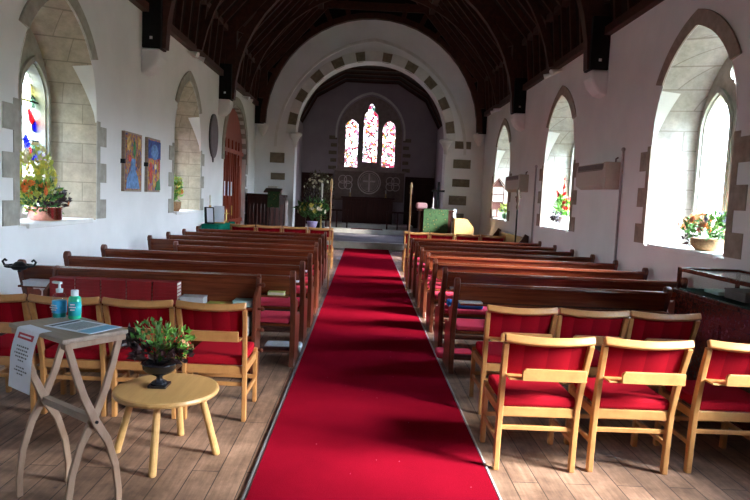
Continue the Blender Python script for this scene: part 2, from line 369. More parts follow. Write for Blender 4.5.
def sheet(name, outline, holes, thick, mat, fn, parent=None, kind=None):
    """flat plate with holes; outline points (u,w); fn(u,w,t) -> world, t in [-thick/2, thick/2]"""
    cu = bpy.data.curves.new(name, 'CURVE'); cu.dimensions = '2D'; cu.fill_mode = 'BOTH'; cu.extrude = thick/2
    for loop in [outline]+holes:
        sp = cu.splines.new('POLY'); sp.points.add(len(loop)-1)
        for i, (u, w) in enumerate(loop): sp.points[i].co = (u, w, 0, 1)
        sp.use_cyclic_u = True
    tmp = bpy.data.objects.new('tmp', cu); COL.objects.link(tmp)
    dg = bpy.context.evaluated_depsgraph_get(); me = bpy.data.meshes.new_from_object(tmp.evaluated_get(dg))
    bpy.data.objects.remove(tmp); bpy.data.curves.remove(cu)
    for v in me.vertices: v.co = fn(v.co.x, v.co.y, v.co.z)
    me.materials.clear(); me.materials.append(M[mat]); me.name = name
    o = bpy.data.objects.new(name, me); COL.objects.link(o)
    if parent is not None: o.parent = parent
    if kind: o['kind'] = kind
    return o
def arch(a, zs, ze, z0, n=10, c=0):
    """pointed or round arch outline: bottom-left, up, over, down to bottom-right"""
    h = ze-zs; R = (a*a+h*h)/(2*a); cx = R-a
    pts = [(c-a, z0)] if z0 is not None else []
    A = math.atan2(h, -cx) if True else 0
    a1 = math.atan2(h, -(cx))        # angle of the apex seen from right-hand centre (cx,zs)
    left = [(c+cx+R*math.cos(PI-(PI-a1)*i/n), zs+R*math.sin(PI-(PI-a1)*i/n)) for i in range(n+1)]
    rightp = [(2*c-u, w) for u, w in left[::-1][1:]]
    pts += left+rightp
    if z0 is not None: pts.append((c+a, z0))
    return pts

# ------------------------------------------------------------------ shell
struct(G().box(LX-.7, RX+.7, WEST-.1, 19.0, -.1, 0).build('floor', 'floor'))
def side_wall(name, X0, sgn, cents, extra):
    holes = [arch(.85, 2.5, 3.62, 1.18, 12, c) for c in cents]+extra
    fn = lambda u, w, t: (X0+sgn*(.35+t), u, w)
    return struct(sheet(name, [(WEST-.6, -.1), (19.0, -.1), (19.0, EAVE+.1), (WEST-.6, EAVE+.1)], holes, .7, 'plaster', fn))
RC = [2.1, 6.68, 11.2, 15.8]; LC = [6.8, 11.55]
DOORC, DOORA = 15.72, 1.33
side_wall('wall_right', RX, 1, RC, [])
side_wall('wall_left', LX, -1, LC, [arch(DOORA, 2.5, 3.75, .02, 10, DOORC)])
struct(sheet('wall_west', [(LX-.7, -.1), (RX+.7, -.1), (RX+.7, 5.4), (CX, 9.4), (LX-.7, 5.4)], [], .5, 'plaster', lambda u, w, t: (u, WEST-.3+t, w)))

# chancel arch wall
SPR, APX, AHW = 3.4, 5.62, 2.25
ARCHO = arch(AHW, SPR, APX, .0, 16, CX)
struct(sheet('wall_east', [(LX-.7, -.1), (RX+.7, -.1), (RX+.7, 5.4), (CX, 9.6), (LX-.7, 5.4)], [[(u, max(w, .0)) for u, w in ARCHO]], .6, 'plaster', lambda u, w, t: (u, CYW+.3+t, w)))
# raised white band round the chancel arch, with its dark stones
outer = arch(AHW+.27, SPR, APX+.29, None, 16, CX); inner = arch(AHW-.01, SPR, APX-.01, None, 16, CX)
ring = struct(sheet('trim_1', outer+inner[::-1], [], .05, 'archwhite', lambda u, w, t: (u, CYW-.024+t, w)))
struct(sheet('trim_2', arch(AHW+.62, SPR-.4, APX+.66, None, 16, CX)+arch(AHW+.54, SPR-.4, APX+.57, None, 16, CX)[::-1], [], .03, 'archwhite', lambda u, w, t: (u, CYW-.014+t, w)))
def on_arc(th, r_add):
    """point on the chancel arch at parameter 0..1 from left spring to right spring, moved outward"""
    a = AHW+r_add; P_ = arch(a, SPR, APX+r_add*1.05, None, 40, CX); i = th*(len(P_)-1); k = min(int(i), len(P_)-2); f = i-k
    return Vector((P_[k][0]*(1-f)+P_[k+1][0]*f, P_[k][1]*(1-f)+P_[k+1][1]*f))
arch_par = sempty('trim_3', (0, 0, 0))
for i in range(10):
    t0 = .035+i*.098+(.008 if i > 4 else 0); w_ = .036 if i in (4, 5) else .046
    a_, b_, c2, d_ = on_arc(t0, .0), on_arc(t0+w_, .0), on_arc(t0+w_, .25), on_arc(t0, .25)
    G().prism([(p.x, p.y) for p in (a_, b_, c2, d_)], 'y', CYW-.056, CYW+.10).build('arch_stone', 'archstone', arch_par)
for x0, x1, z0, z1 in ((-2.88, -2.45, 2.52, 2.82), (-2.84, -2.42, 2.02, 2.22), (-2.86, -2.50, 1.55, 1.72), (2.60, 3.12, 2.60, 2.86), (2.60, 3.12, 2.05, 2.28), (2.52, 3.05, 1.5, 1.78), (2.6, 3.0, 1.0, 1.25), (2.62, 3.1, 3.18, 3.4)):
    G().box(x0, x1, CYW-.012, CYW+.01, z0, z1).build('arch_stone', 'archstone', arch_par)
# capitals at the springing
for s, x in ((-1, CX-AHW), (1, CX+AHW)):
    G().lathe([(.05, -.35), (.07, -.2), (.14, -.06), (.20, 0), (.20, .06), (.17, .08)], (x, CYW+.02, SPR-.05), 12).build('corbel_capital', 'archwhite', arch_par, smooth=True)

# ---- chancel
EY = 26.5; CHW = 2.87
struct(G().box(CX-CHW-.3, CX+CHW+.3, 19.0, EY+.2, -.1, .20).build('floor_chancel', 'tiles'))
o = G().box(CX-AHW-.3, CX+AHW+.3, 18.96, 19.3, -.05, .205).build('trim_4', 'step', bevel=.01); struct(o)
struct(G().box(CX-CHW, CX+CHW, 23.6, EY, .2, .36).build('trim_5', 'step', bevel=.01))
struct(G().box(CX-1.9, CX+1.9, 24.7, EY, .36, .52).build('trim_6', 'step', bevel=.01))
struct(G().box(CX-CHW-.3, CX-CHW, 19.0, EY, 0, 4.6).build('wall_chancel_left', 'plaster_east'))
sheet('wall_chancel_right', [(19.0, 0), (EY, 0), (EY, 4.6), (19.0, 4.6)], [arch(.30, 3.0, 3.4, 2.0, 8, 21.5)], .3, 'plaster_east', lambda u, w, t: (CX+CHW+.15+t, u, w), kind='structure')  # unseen side opening added to bring light into the chancel
portal((CX+CHW+.02, 21.5, 2.6), (0, PI/2, 0), 1.4, .6)
EH = [arch(.27, 4.6, 4.93, 2.90, 6, -.68), arch(.27, 4.6, 4.93, 2.95, 6, .93)]
mid = [(.13-.30, 3.12), (.13-.30, 5.05), (.13-.27, 5.18), (.13-.18, 5.28), (.13-.13, 5.32), (.13-.14, 5.45), (.13-.09, 5.57), (.13, 5.64), (.13+.09, 5.57), (.13+.14, 5.45), (.13+.13, 5.32), (.13+.18, 5.28), (.13+.27, 5.18), (.13+.30, 5.05), (.13+.30, 3.12)]
EH.append(mid)
E_open = arch(1.38, 4.35, 5.95, 2.75, 12, .12)
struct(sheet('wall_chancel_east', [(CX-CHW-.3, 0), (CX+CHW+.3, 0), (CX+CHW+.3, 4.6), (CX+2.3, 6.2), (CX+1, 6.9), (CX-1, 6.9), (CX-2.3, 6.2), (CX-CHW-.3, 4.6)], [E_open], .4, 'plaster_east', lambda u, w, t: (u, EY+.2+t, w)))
ew = sempty('window_5')
sheet('tracery', arch(1.40, 4.35, 5.97, 2.7, 12, .12), EH, .2, 'relief', lambda u, w, t: (u, EY+.3+t, w), ew)
sheet('hood_mould', arch(1.50, 4.35, 6.08, 4.1, 12, .12)+arch(1.42, 4.35, 5.99, 4.1, 12, .12)[::-1], [], .10, 'archwhite', lambda u, w, t: (u, EY-.03+t, w), ew)
sheet('glass', arch(1.38, 4.35, 5.95, 2.75, 12, .12), [], .02, 'glassE', lambda u, w, t: (u, EY+.43+t, w), ew)
for s in (-1, 1):
    for k in range(5):
        x = .12+s*1.42; L = .26 if k % 2 else .34
        G().box(min(x, x+s*L), max(x, x+s*L), EY-.012, EY+.02, 2.75+k*.32, 2.75+k*.32+.15).build('jamb_stone', 'archstone', ew)
portal((.12, EY-.02, 4.3), (-PI/2, 0, 0), 2.4, 3.0)
# chancel ceiling: canted dark boards with ribs
chc = sempty('ceiling_chancel')
poly = [(CX-CHW-.2, 4.35), (CX-2.3, 5.75), (CX-1.1, 6.45), (CX+1.1, 6.45), (CX+2.3, 5.75), (CX+CHW+.2, 4.35)]
g = G()
for i in range(5):
    (x0, z0), (x1, z1) = poly[i], poly[i+1]
    g.add([(x0, 19, z0), (x1, 19, z1), (x1, EY+.1, z1), (x0, EY+.1, z0), (x0, 19, z0+.08), (x1, 19, z1+.08), (x1, EY+.1, z1+.08), (x0, EY+.1, z0+.08)], [(0, 1, 2, 3), (7, 6, 5, 4), (0, 4, 5, 1), (2, 6, 7, 3)])
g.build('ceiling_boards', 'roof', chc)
for k in range(9):
    g = G(); y = 19.3+k*.85
    for i in range(5): g.sweep([(poly[i][0], y, poly[i][1]-.02), (poly[i+1][0], y, poly[i+1][1]-.02)], .09, .1, (0, 1, 0))
    g.build('ceiling_rib', 'truss', chc)

# ---- nave ceiling
cl = sempty('ceiling')
KN, RIDGE = 5.2, 9.0
sec = [(LX-.02, EAVE), (LX+.06, KN), (CX, RIDGE), (RX-.06, KN), (RX+.02, EAVE)]
g = G()
for i in range(4):
    (x0, z0), (x1, z1) = sec[i], sec[i+1]
    nx, nz = -(z1-z0), (x1-x0); L = math.hypot(nx, nz); nx, nz = nx/L*.08, nz/L*.08
    g.add([(x0, WEST, z0), (x1, WEST, z1), (x1, CYW+.02, z1), (x0, CYW+.02, z0), (x0+nx, WEST, z0+nz), (x1+nx, WEST, z1+nz), (x1+nx, CYW+.02, z1+nz), (x0+nx, CYW+.02, z0+nz)], [(0, 1, 2, 3), (7, 6, 5, 4), (0, 4, 5, 1), (2, 6, 7, 3), (0, 3, 7, 4), (1, 5, 6, 2)])
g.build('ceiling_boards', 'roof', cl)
y = -2.2; nr = 0
while y < 18.2:
    for s in (0, 1):
        P = sec[:3] if s == 0 else sec[:1:-1]
        d = .04 if s == 0 else -.04
        G().sweep([(P[0][0]+d, y, P[0][1]), (P[1][0]+d*1.6, y, P[1][1]-.02), (P[2][0], y, P[2][1]-.1)], .06, .10, (0, 1, 0)).build('rafter', 'truss', cl)
    y += .46
for X, s in ((LX, 1), (RX, -1)):
    G().box(min(X, X+s*.10), max(X, X+s*.10), WEST, CYW, EAVE-.06, EAVE+.06).build('wall_plate', 'truss', cl)
    G().box(min(X+s*.06, X+s*.16), max(X+s*.06, X+s*.16), WEST, CYW, KN-.07, KN+.05).build('purlin', 'truss', cl)
for x, z in ((CX-1.6, 7.0), (CX+1.6, 7.0)):
    G().box(x-.08, x+.08, WEST, CYW, z-.05, z+.12).build('purlin', 'truss', cl)

def main_truss(y, label, posts=True):
    t = thing('roof_truss', label, 'roof truss', (CX, y, EAVE), 0, 'main arch-braced trusses of the nave roof')
    hw = 3.19; zc = 3.66-EAVE
    n = 24
    pts = []
    for i in range(n+1):
        a = PI*i/n; pts.append((hw*math.cos(a), 0, zc+3.2*math.sin(a)))
    G().sweep(pts, .16, .16, (0, 1, 0)).build('arch_brace', 'truss', t)
    for s in (-1, 1):
        wallx = (RX-CX) if s > 0 else (LX-CX)
        a, b = sorted((wallx, wallx-s*.27))
        if posts:
            pr = [(a, zc-.02), (b, zc-.02), (b, zc+.75), (a, zc+.75)]
            G().prism(pr, 'y', -.16, .12).build('wall_post', 'post', t, bevel=.01)
            g = G(); x = (a+b)/2
            g.box(x-.02, x+.02, -.17, -.15, zc+.10, zc+.14); g.build('bolt', 'whitepaint', t)
        G().sweep([(wallx-s*.22, 0, zc+.7), (wallx-s*.25, 0, KN-EAVE), (0, 0, RIDGE-EAVE-.25)], .17, .24, (0, 1, 0)).build('principal_rafter', 'truss', t)
    G().box(-1.75, 1.75, -.08, .08, 7.0-EAVE, 7.22-EAVE).build('collar_beam', 'truss', t)
    for s in (-1, 1):
        for k in range(7):
            a = PI/2-s*(.25+k*.17)
            G().sweep([(hw*math.cos(a), 0, zc+3.25*math.sin(a)), ((hw+.35+.06*k)*math.cos(a)*1.02, 0, zc+3.6*math.sin(a)+.1)], .10, .14, (0, 1, 0)).build('brace_strut', 'truss', t)
    return t
main_truss(4.7, 'dark oak arch-braced truss nearest the viewer, above the back chairs')
main_truss(9.28, 'dark oak arch-braced truss on black wall posts above the fourth and fifth pew rows')
main_truss(13.95, 'dark oak arch-braced truss on black wall posts over the front chairs')
te = main_truss(18.22, 'dark oak arch-braced truss standing against the white chancel arch wall', False)
rg = [(3.17*math.cos(PI*i/32), 3.63-EAVE+3.18*math.sin(PI*i/32)) for i in range(33)]
sheet('spandrel_board', [(RX-CX, 3.63-EAVE), (RX-CX, KN-EAVE), (1.35, 7.45-EAVE), (-1.35, 7.45-EAVE), (LX-CX, KN-EAVE), (LX-CX, 3.63-EAVE)]+rg[::-1], [], .05, 'post', lambda u, w, t: (u, t+.02, w), te)
for s_1 in (-1, 1): pass
for y, lb in ((7.0, 'slender dark rib truss between the nearest two main trusses'), (11.6, 'slender dark rib truss in the middle bay of the nave roof'), (16.2, 'slender dark rib truss in the bay before the chancel arch')):
    t = thing('rib_truss', lb, 'roof truss', (CX, y, EAVE), 0, 'slender rib trusses of the nave roof')
    pts = []
    for i in range(25):
        a = .18+(PI-.36)*i/24; pts.append((3.32*math.cos(a), 0, 3.60-EAVE+3.3*math.sin(a)))
    G().sweep(pts, .08, .10, (0, 1, 0)).build('curved_rib', 'truss', t)
    G().box(-1.6, 1.6, -.04, .04, 7.0-EAVE, 7.15-EAVE).build('collar', 'truss', t)
# rounded plaster corbels below the posts
for y, w in ((9.28, 'fourth pew row'), (13.95, 'front chairs')):
    for X, s, sd in ((LX, 1, 'left'), (RX, -1, 'right')):
        prof = [(0, 3.64), (.28, 3.64), (.28, 3.52), (.23, 3.40), (.13, 3.30), (0, 3.26)]
        o = G().prism([(X+s*u-(s*.02), z) for u, z in prof], 'y', y-.17, y+.17).build('stone_corbel', 'plaster', bevel=.04)
        tag(o, 'white plaster corbel under the roof post, %s wall, beside the %s' % (sd, w), 'corbel', 'plaster corbels under the roof posts')
for X, s, sd in ((CX-3.19, 1, 'left'), (CX+3.19, -1, 'right')):
    o = G().lathe([(.02, -.3), (.08, -.2), (.15, -.05), (.17, .02), (.17, .06)], (X, CYW-.18, 3.55), 12).build('arch_corbel', 'archwhite', smooth=True)
    tag(o, 'small moulded white corbel in the %s corner of the chancel arch wall' % sd, 'corbel', 'corbels of the end truss')

# ------------------------------------------------------------------ nave windows
def nave_window(n, X0, sgn, yc, stain, quo, rev, near_hidden=False):
    w = sempty('window_%d' % n, (0, 0, 0))
    A, ZS, ZE, Z0 = .85, 2.5, 3.62, 1.18
    D = .50; A2, ZE2 = A-.13, ZE-.13
    xw = lambda d: X0+sgn*d
    N_ = 24
    o1 = arch(A-.005, ZS, ZE-.005, Z0+.005, N_, yc); o2 = arch(A2, ZS, ZE2, Z0+.005, N_, yc)
    def rev_pt(i, d, push=0):
        f = min(1, d/D); u = o1[i][0]*(1-f)+o2[i][0]*f; z = o1[i][1]*(1-f)+o2[i][1]*f
        if push: u = u-math.copysign(push, u-yc)
        return (xw(d), u, z)
    # stone lining of the splayed opening
    g = G(); k = len(o1)
    g.add([rev_pt(i, 0) for i in range(k)]+[rev_pt(i, D) for i in range(k)]+[(xw(.72), o2[i][0], o2[i][1]) for i in range(k)], [(i, i+1, k+i+1, k+i) for i in range(k-1)]+[(k+i, k+i+1, 2*k+i+1, 2*k+i) for i in range(k-1)])
    g.build('reveal', rev, w)
    # sill slab
    G().box(min(xw(-.03), xw(.72)), max(xw(-.03), xw(.72)), yc-A2+.0, yc+A2-.0, Z0-.02, Z0+.03).build('window_sill', 'limewash', w, bevel=.008)
    # stone ring on the wall above z=3.08
    def cut(pts, z): return [p for p in pts if p[1] > z]
    a_in = cut(arch(A, ZS, ZE, None, 24, yc), 3.08); a_out = cut(arch(A+.15, ZS, ZE+.17, None, 24, yc), 3.10)
    sheet('arch_ring', a_out+a_in[::-1], [], .03, quo, lambda u, z, t: (xw(-.006+t), u, z), w)
    # quoins up the jambs
    for s in (-1, 1):
        zz = Z0+.02; row = 0
        while zz < 2.36:
            h = .24 if row % 2 == 0 else .21
            L = .27 if row % 2 == 0 else .09
            u0, u1 = sorted((yc+s*(A-.003), yc+s*(A+L)))
            x0, x1 = sorted((xw(-.010), xw(.02)))
            G().box(x0, x1, u0, u1, zz, min(zz+h, 2.40)).build('quoin', quo, w)
            zz += h; row += 1
        # painted plaster over the upper part of the splay edge
        idx = [i for i in range(1, len(o1)-1) if (o1[i][0]-yc)*s > 0 and o1[i][1] <= 3.09]
        idx.sort(key=lambda i: o1[i][1])
        g = G(); vs = []
        for i in idx:
            d = .03+.19*max(0, (o1[i][1]-2.50)/.58)
            vs += [rev_pt(i, -.004, .006), rev_pt(i, d, .006)]
        u_ = o1[idx[0]]; vs = [rev_pt(idx[0], -.004, .006), rev_pt(idx[0], .01, .006)]+vs
        vs[0] = (vs[0][0], vs[0][1], 2.38); vs[1] = (vs[1][0], vs[1][1], 2.38)
        g.add(vs, [(2*i, 2*i+2, 2*i+3, 2*i+1) for i in range(len(vs)//2-1)])
        g.build('painted_splay', 'limewash', w)
    # tracery with two lancets and a quatrefoil
    lw = .265; off = .345
    def light(c):
        return arch(lw, 2.55, 2.96, Z0+.08, 8, c)
    q = []
    for i in range(40):
        a = 2*PI*i/40; r = .13+.055*abs(math.cos(2*a))
        q.append((yc+r*math.cos(a), 3.18+r*math.sin(a)))
    sheet('tracery', arch(A2+.02, ZS, ZE2+.02, Z0, 12, yc), [light(yc-off), light(yc+off), q], .14, 'tracery', lambda u, z, t: (xw(D+.07+t), u, z), w)
    # pale rim mouldings round each light
    for c in (yc-off, yc+off):
        sheet('light_moulding', arch(lw+.07, 2.55, 3.05, Z0+.03, 8, c)+arch(lw+.02, 2.55, 2.985, Z0+.03, 8, c)[::-1], [], .04, 'tracery', lambda u, z, t: (xw(D-.015+t), u, z), w)
        if stain == 'glassR': continue
        g = G()
        for z in (1.65, 2.1, 2.55): g.box(min(xw(D+.08), xw(D+.10)), max(xw(D+.08), xw(D+.10)), c-lw, c+lw, z-.008, z+.008)
        g.build('saddle_bars', 'iron', w)
    sheet('glass', arch(A2+.01, ZS, ZE2+.01, Z0+.02, 12, yc), [], .01, stain, lambda u, z, t: (xw(D+.12+t), u, z), w)
    portal((xw(D-.06), yc, 2.4), (0, sgn*PI/2, 0), 2.5, 1.72)
    return w
nave_window(1, RX, 1, RC[0], 'glassR', 'quoinR', 'stoneR')
nave_window(2, RX, 1, RC[1], 'glassR', 'quoinR', 'stoneR')
nave_window(3, RX, 1, RC[2], 'glassR', 'quoinR', 'stoneR')
nave_window(4, RX, 1, RC[3], 'glassR', 'quoinR', 'stoneR')
nave_window(6, LX, -1, LC[0], 'glassL', 'quoinL', 'stoneL')
nave_window(7, LX, -1, LC[1], 'glassL', 'quoinL', 'stoneL')

# ------------------------------------------------------------------ arched doorway, left
d = sempty('door_1')
out = arch(DOORA-.01, 2.5, 3.74, .0, 12, DOORC); k = len(out); g = G()
g.add([(LX+.004, u, z) for u, z in out]+[(LX-.69, u, z) for u, z in out], [(i, i+1, k+i+1, k+i) for i in range(k-1)]); g.build('reveal', 'limewash', d)
sheet('arch_ring', arch(DOORA+.2, 2.5, 3.97, 2.35, 14, DOORC)+arch(DOORA, 2.5, 3.75, 2.35, 14, DOORC)[::-1], [], .04, 'quoinL', lambda u, z, t: (LX+.008+t, u, z), d)
for i in range(7):
    P_ = arch(DOORA-.02, 2.5, 3.72, None, 28, DOORC)
    j = 30+i*4
    if j+2 < len(P_):
        (u0, z0), (u1, z1) = P_[j], P_[j+2]
        G().add([(LX+.006, u0, z0), (LX+.006, u1, z1), (LX-.3, u1, z1), (LX-.3, u0, z0)], [(0, 1, 2, 3)]).build('ring_stone', 'quoinL', d)
for s in (-1, 1):
    for i in range(6):
        L = .3 if i % 2 else .14; u0, u1 = sorted((DOORC+s*DOORA, DOORC+s*(DOORA+L)))
        if s < 0: continue
        G().box(LX-.0, LX+.010, u0, u1, .35+i*.35, .35+i*.35+.3).build('quoin', 'quoinL', d)
# dark room beyond and glazed red screen
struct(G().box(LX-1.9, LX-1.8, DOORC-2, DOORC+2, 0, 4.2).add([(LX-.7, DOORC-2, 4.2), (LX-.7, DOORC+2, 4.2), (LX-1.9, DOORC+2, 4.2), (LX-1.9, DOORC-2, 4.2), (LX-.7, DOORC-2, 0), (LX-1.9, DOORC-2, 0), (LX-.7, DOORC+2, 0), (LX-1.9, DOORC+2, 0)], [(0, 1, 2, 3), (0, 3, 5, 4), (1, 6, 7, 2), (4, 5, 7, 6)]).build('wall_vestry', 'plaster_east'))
door = sheet('door_leaf', [(p[0], p[1]) for p in arch(DOORA-.03, 2.5, 3.70, .02, 12, DOORC)], [[(c-.11, z0), (c+.11, z0), (c+.11, z1), (c-.11, z1)] for c, z0, z1 in
      [(DOORC-.95, .9, 2.3), (DOORC-.60, .9, 2.5), (DOORC-.25, .9, 2.6), (DOORC+.25, .9, 2.6), (DOORC+.60, .9, 2.5), (DOORC+.95, .9, 2.3)]], .06, 'reddoor', lambda u, z, t: (LX-.13+t, u, z), d)
for c in (-.78, -.43, -.0, .43, .78): G().box(LX-.10, LX-.065, DOORC+c-.03, DOORC+c+.03, .05, 2.9).build('door_rail', 'reddoor', d)
for z in (.85, 2.62): G().box(LX-.10, LX-.06, DOORC-DOORA+.04, DOORC+DOORA-.04, z-.05, z+.05).build('door_rail', 'reddoor', d)
for c in (-.95, -.60, -.25, .25, .60, .95): G().box(LX-.15, LX-.14, DOORC+c-.12, DOORC+c+.12, .88, 2.62).build('door_panel', 'darkwood', d)
for c in (-.9, -.5, -.16): G().box(LX-.062, LX-.055, DOORC+c-.05, DOORC+c+.05, 1.5, 1.85).build('notice', 'paper', d)
G().tube([(LX-.06, DOORC-.05, 1.0), (LX-.06, DOORC-.05, 1.25)], .02).build('door_handle', 'brass', d)

# ------------------------------------------------------------------ aisle carpet
o = G().box(-.557, .80, WEST+.3, 18.94, 0, .012).build('aisle_carpet', 'carpet'); tag(o, 'long red carpet runner down the middle aisle', 'carpet')
for x, nm in ((-.575, 'left'), (.812, 'right')):
    o = G().box(x-.006, x+.006, WEST+.3, 18.3, 0, .014).build('carpet_edging', 'slate' if nm == 'left' else 'pipe'); tag(o, 'thin grey edging strip along the %s side of the red aisle carpet' % nm, 'edging')

# ------------------------------------------------------------------ pews
def pew_end_geo(x0, x1):
    g = G()
    prof = [(.10, 0), (.13, .08), (.13, .40), (.09, .60), (.015, .79), (.005, .83)]
    kn = [(.035+.047*math.cos(a), .872+.050*math.sin(a)) for a in [PI*1.15-i*PI*1.3/9 for i in range(10)]]
    prof += kn+[(.075, .825), (.10, .76), (.14, .68), (.20, .625), (.29, .615), (.335, .585), (.33, .545), (.28, .53), (.27, .50), (.31, .46), (.50, .45), (.54, .42), (.53, .34), (.50, .22), (.53, .08), (.58, .0)]
    return g.prism(prof, 'x', x0, x1)
PEWG = {}
def make_pew(name, label, length, group, wallend=True):
    t = thing(name, label, 'pew', (0, 0, 0), 0, group)
    L = length
    pew_end_geo(0, .05).build('pew_end', 'pewend', t, bevel=.008); pew_end_geo(L-.05, L).build('pew_end', 'pewend', t, bevel=.008)
    G().prism([(.035, .70), (.065, .70), (.035, .845), (.01, .845)], 'x', .05, L-.05).build('backrest', 'pew', t)
    G().prism([(-.015, .845), (.055, .845), (.055, .862), (.045, .875), (-.01, .875)], 'x', .05, L-.05).build('top_rail', 'pew', t, bevel=.004)
    G().box(.05, L-.05, -.075, .075, .685, .703).build('book_ledge', 'pew', t, bevel=.003)
    G().box(.05, L-.05, .12, .53, .385, .41).build('seat', 'pew', t, bevel=.004)
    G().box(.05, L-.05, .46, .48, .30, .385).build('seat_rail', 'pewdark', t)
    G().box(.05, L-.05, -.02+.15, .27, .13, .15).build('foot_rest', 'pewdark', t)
    n = max(1, int(L/1.3))
    for i in range(1, n):
        x = L*i/n
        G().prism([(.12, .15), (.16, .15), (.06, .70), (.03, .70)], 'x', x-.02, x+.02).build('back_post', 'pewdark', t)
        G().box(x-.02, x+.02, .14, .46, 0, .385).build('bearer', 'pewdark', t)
    c = G().box(.06, L-.06, .13, .52, .4105, .455).build('seat_cushion', 'pewred', t, bevel=.015)
    return t
ROWS = [5.5, 6.35, 7.25, 8.13, 8.97, 9.87, 10.78, 11.72]
ordn = ['backmost', 'second', 'third', 'fourth', 'fifth', 'sixth', 'seventh', 'frontmost']
LL, RL_ = -.60-(-3.10), 3.44-.84
GL, GR = 'oak pews left of the red carpet', 'oak pews right of the red carpet'
pl = make_pew('pew', 'backmost oak pew left of the carpet, behind the red books', LL, GL)
pr = make_pew('pew', 'backmost oak pew right of the carpet, just beyond the beech chairs', RL_-.6, GR)
pr2 = make_pew('pew', 'second oak pew right of the carpet, its wall end behind the glass case', RL_, GR)
ps = make_pew('pew', '', -.60+2.52, GL); pss = make_pew('short_pew', 'very short dark oak pew against the left wall beside the fifth row', .62, GL)
pl.location = (-3.10, ROWS[0], 0); pr.location = (.855, ROWS[0], 0); pr2.location = (.855, ROWS[1], 0)
for i in range(1, 8):
    nm = {1: 'second', 2: 'third', 3: 'fourth', 4: 'fifth', 5: 'sixth', 6: 'seventh'}.get(i)
    ll = 'oak pew left of the carpet, %s row counted from the back' % nm if i < 7 else 'frontmost oak pew left of the carpet, just behind the front beech chairs'
    rr = 'oak pew right of the carpet, %s row counted from the back' % nm if i < 7 else 'frontmost oak pew right of the carpet, just behind the front beech chairs'
    if i == 3:
        ps.location = (-2.52, ROWS[i], 0); ps['label'] = 'shorter oak pew left of the carpet, fourth row counted from the back'
    else:
        dup(pl, (-3.10-.015*i*(i > 2), ROWS[i], 0), 0, ll)
    if i > 1: dup(pr2, (.855, ROWS[i], 0), 0, rr)
bpy.data.objects.remove(pss.children[0]) if False else None
for ch in list(pss.children): bpy.data.objects.remove(ch)
bpy.data.objects.remove(pss)
# small things on the ledges
def book(name, mat, x, y, z, lx, ly, h, label, cat='book', rz=0, group=None):
    t = thing(name, label, cat, (x, y, z), rz, group)
    G().box(-lx/2, lx/2, -ly/2, ly/2, 0, .0035).box(-lx/2, lx/2, -ly/2, ly/2, h-.0035, h).box(-lx/2, -lx/2+.004, -ly/2, ly/2, 0, h).build('cover', mat, t)
    G().box(-lx/2+.005, lx/2-.005, -ly/2+.004, ly/2-.004, .0035, h-.0035).build('pages', 'pages', t)
    return t
book('hymn_book', 'limebook', -.76, ROWS[0]-.01, .704, .15, .11, .03, 'lime green book on the ledge of the backmost left pew')
book('service_booklet', 'paper', 1.0, ROWS[0]-.02, .704, .21, .10, .012, 'white booklet on the ledge of the backmost right pew near the aisle', 'booklet')
book('service_booklet', 'paper', 1.06, ROWS[1]-.02, .704, .25, .09, .012, 'white booklet on the ledge of the second right pew', 'booklet')
book('service_booklet', 'paper', -.72, ROWS[1]-.02, .704, .14, .09, .012, 'white booklet on the ledge of the second left pew at the aisle', 'booklet')
book('service_booklet', 'paper', -.72, ROWS[2]-.02, .704, .14, .09, .012, 'white booklet on the ledge of the third left pew at the aisle', 'booklet')
for i, (x, y, mt, lb) in enumerate(((1.45, ROWS[0]+.33, 'blue', 'blue kneeler lying on the seat of the backmost right pew'), (1.0, ROWS[0]+.75, 'pewred', 'red kneeler on the floor before the backmost right pew'), (1.15, ROWS[1]+.3, 'blue', 'blue kneeler on the seat of the second right pew'), (-.78, ROWS[0]+.75, 'greybox', 'grey kneeler on the floor before the backmost left pew'))):
    z = .456 if 'seat' in lb else 0
    o = G().box(-.19, .19, -.11, .11, 0, .07).build('kneeler', mt, bevel=.02, loc=(x, y, z)); tag(o, lb, 'kneeler')

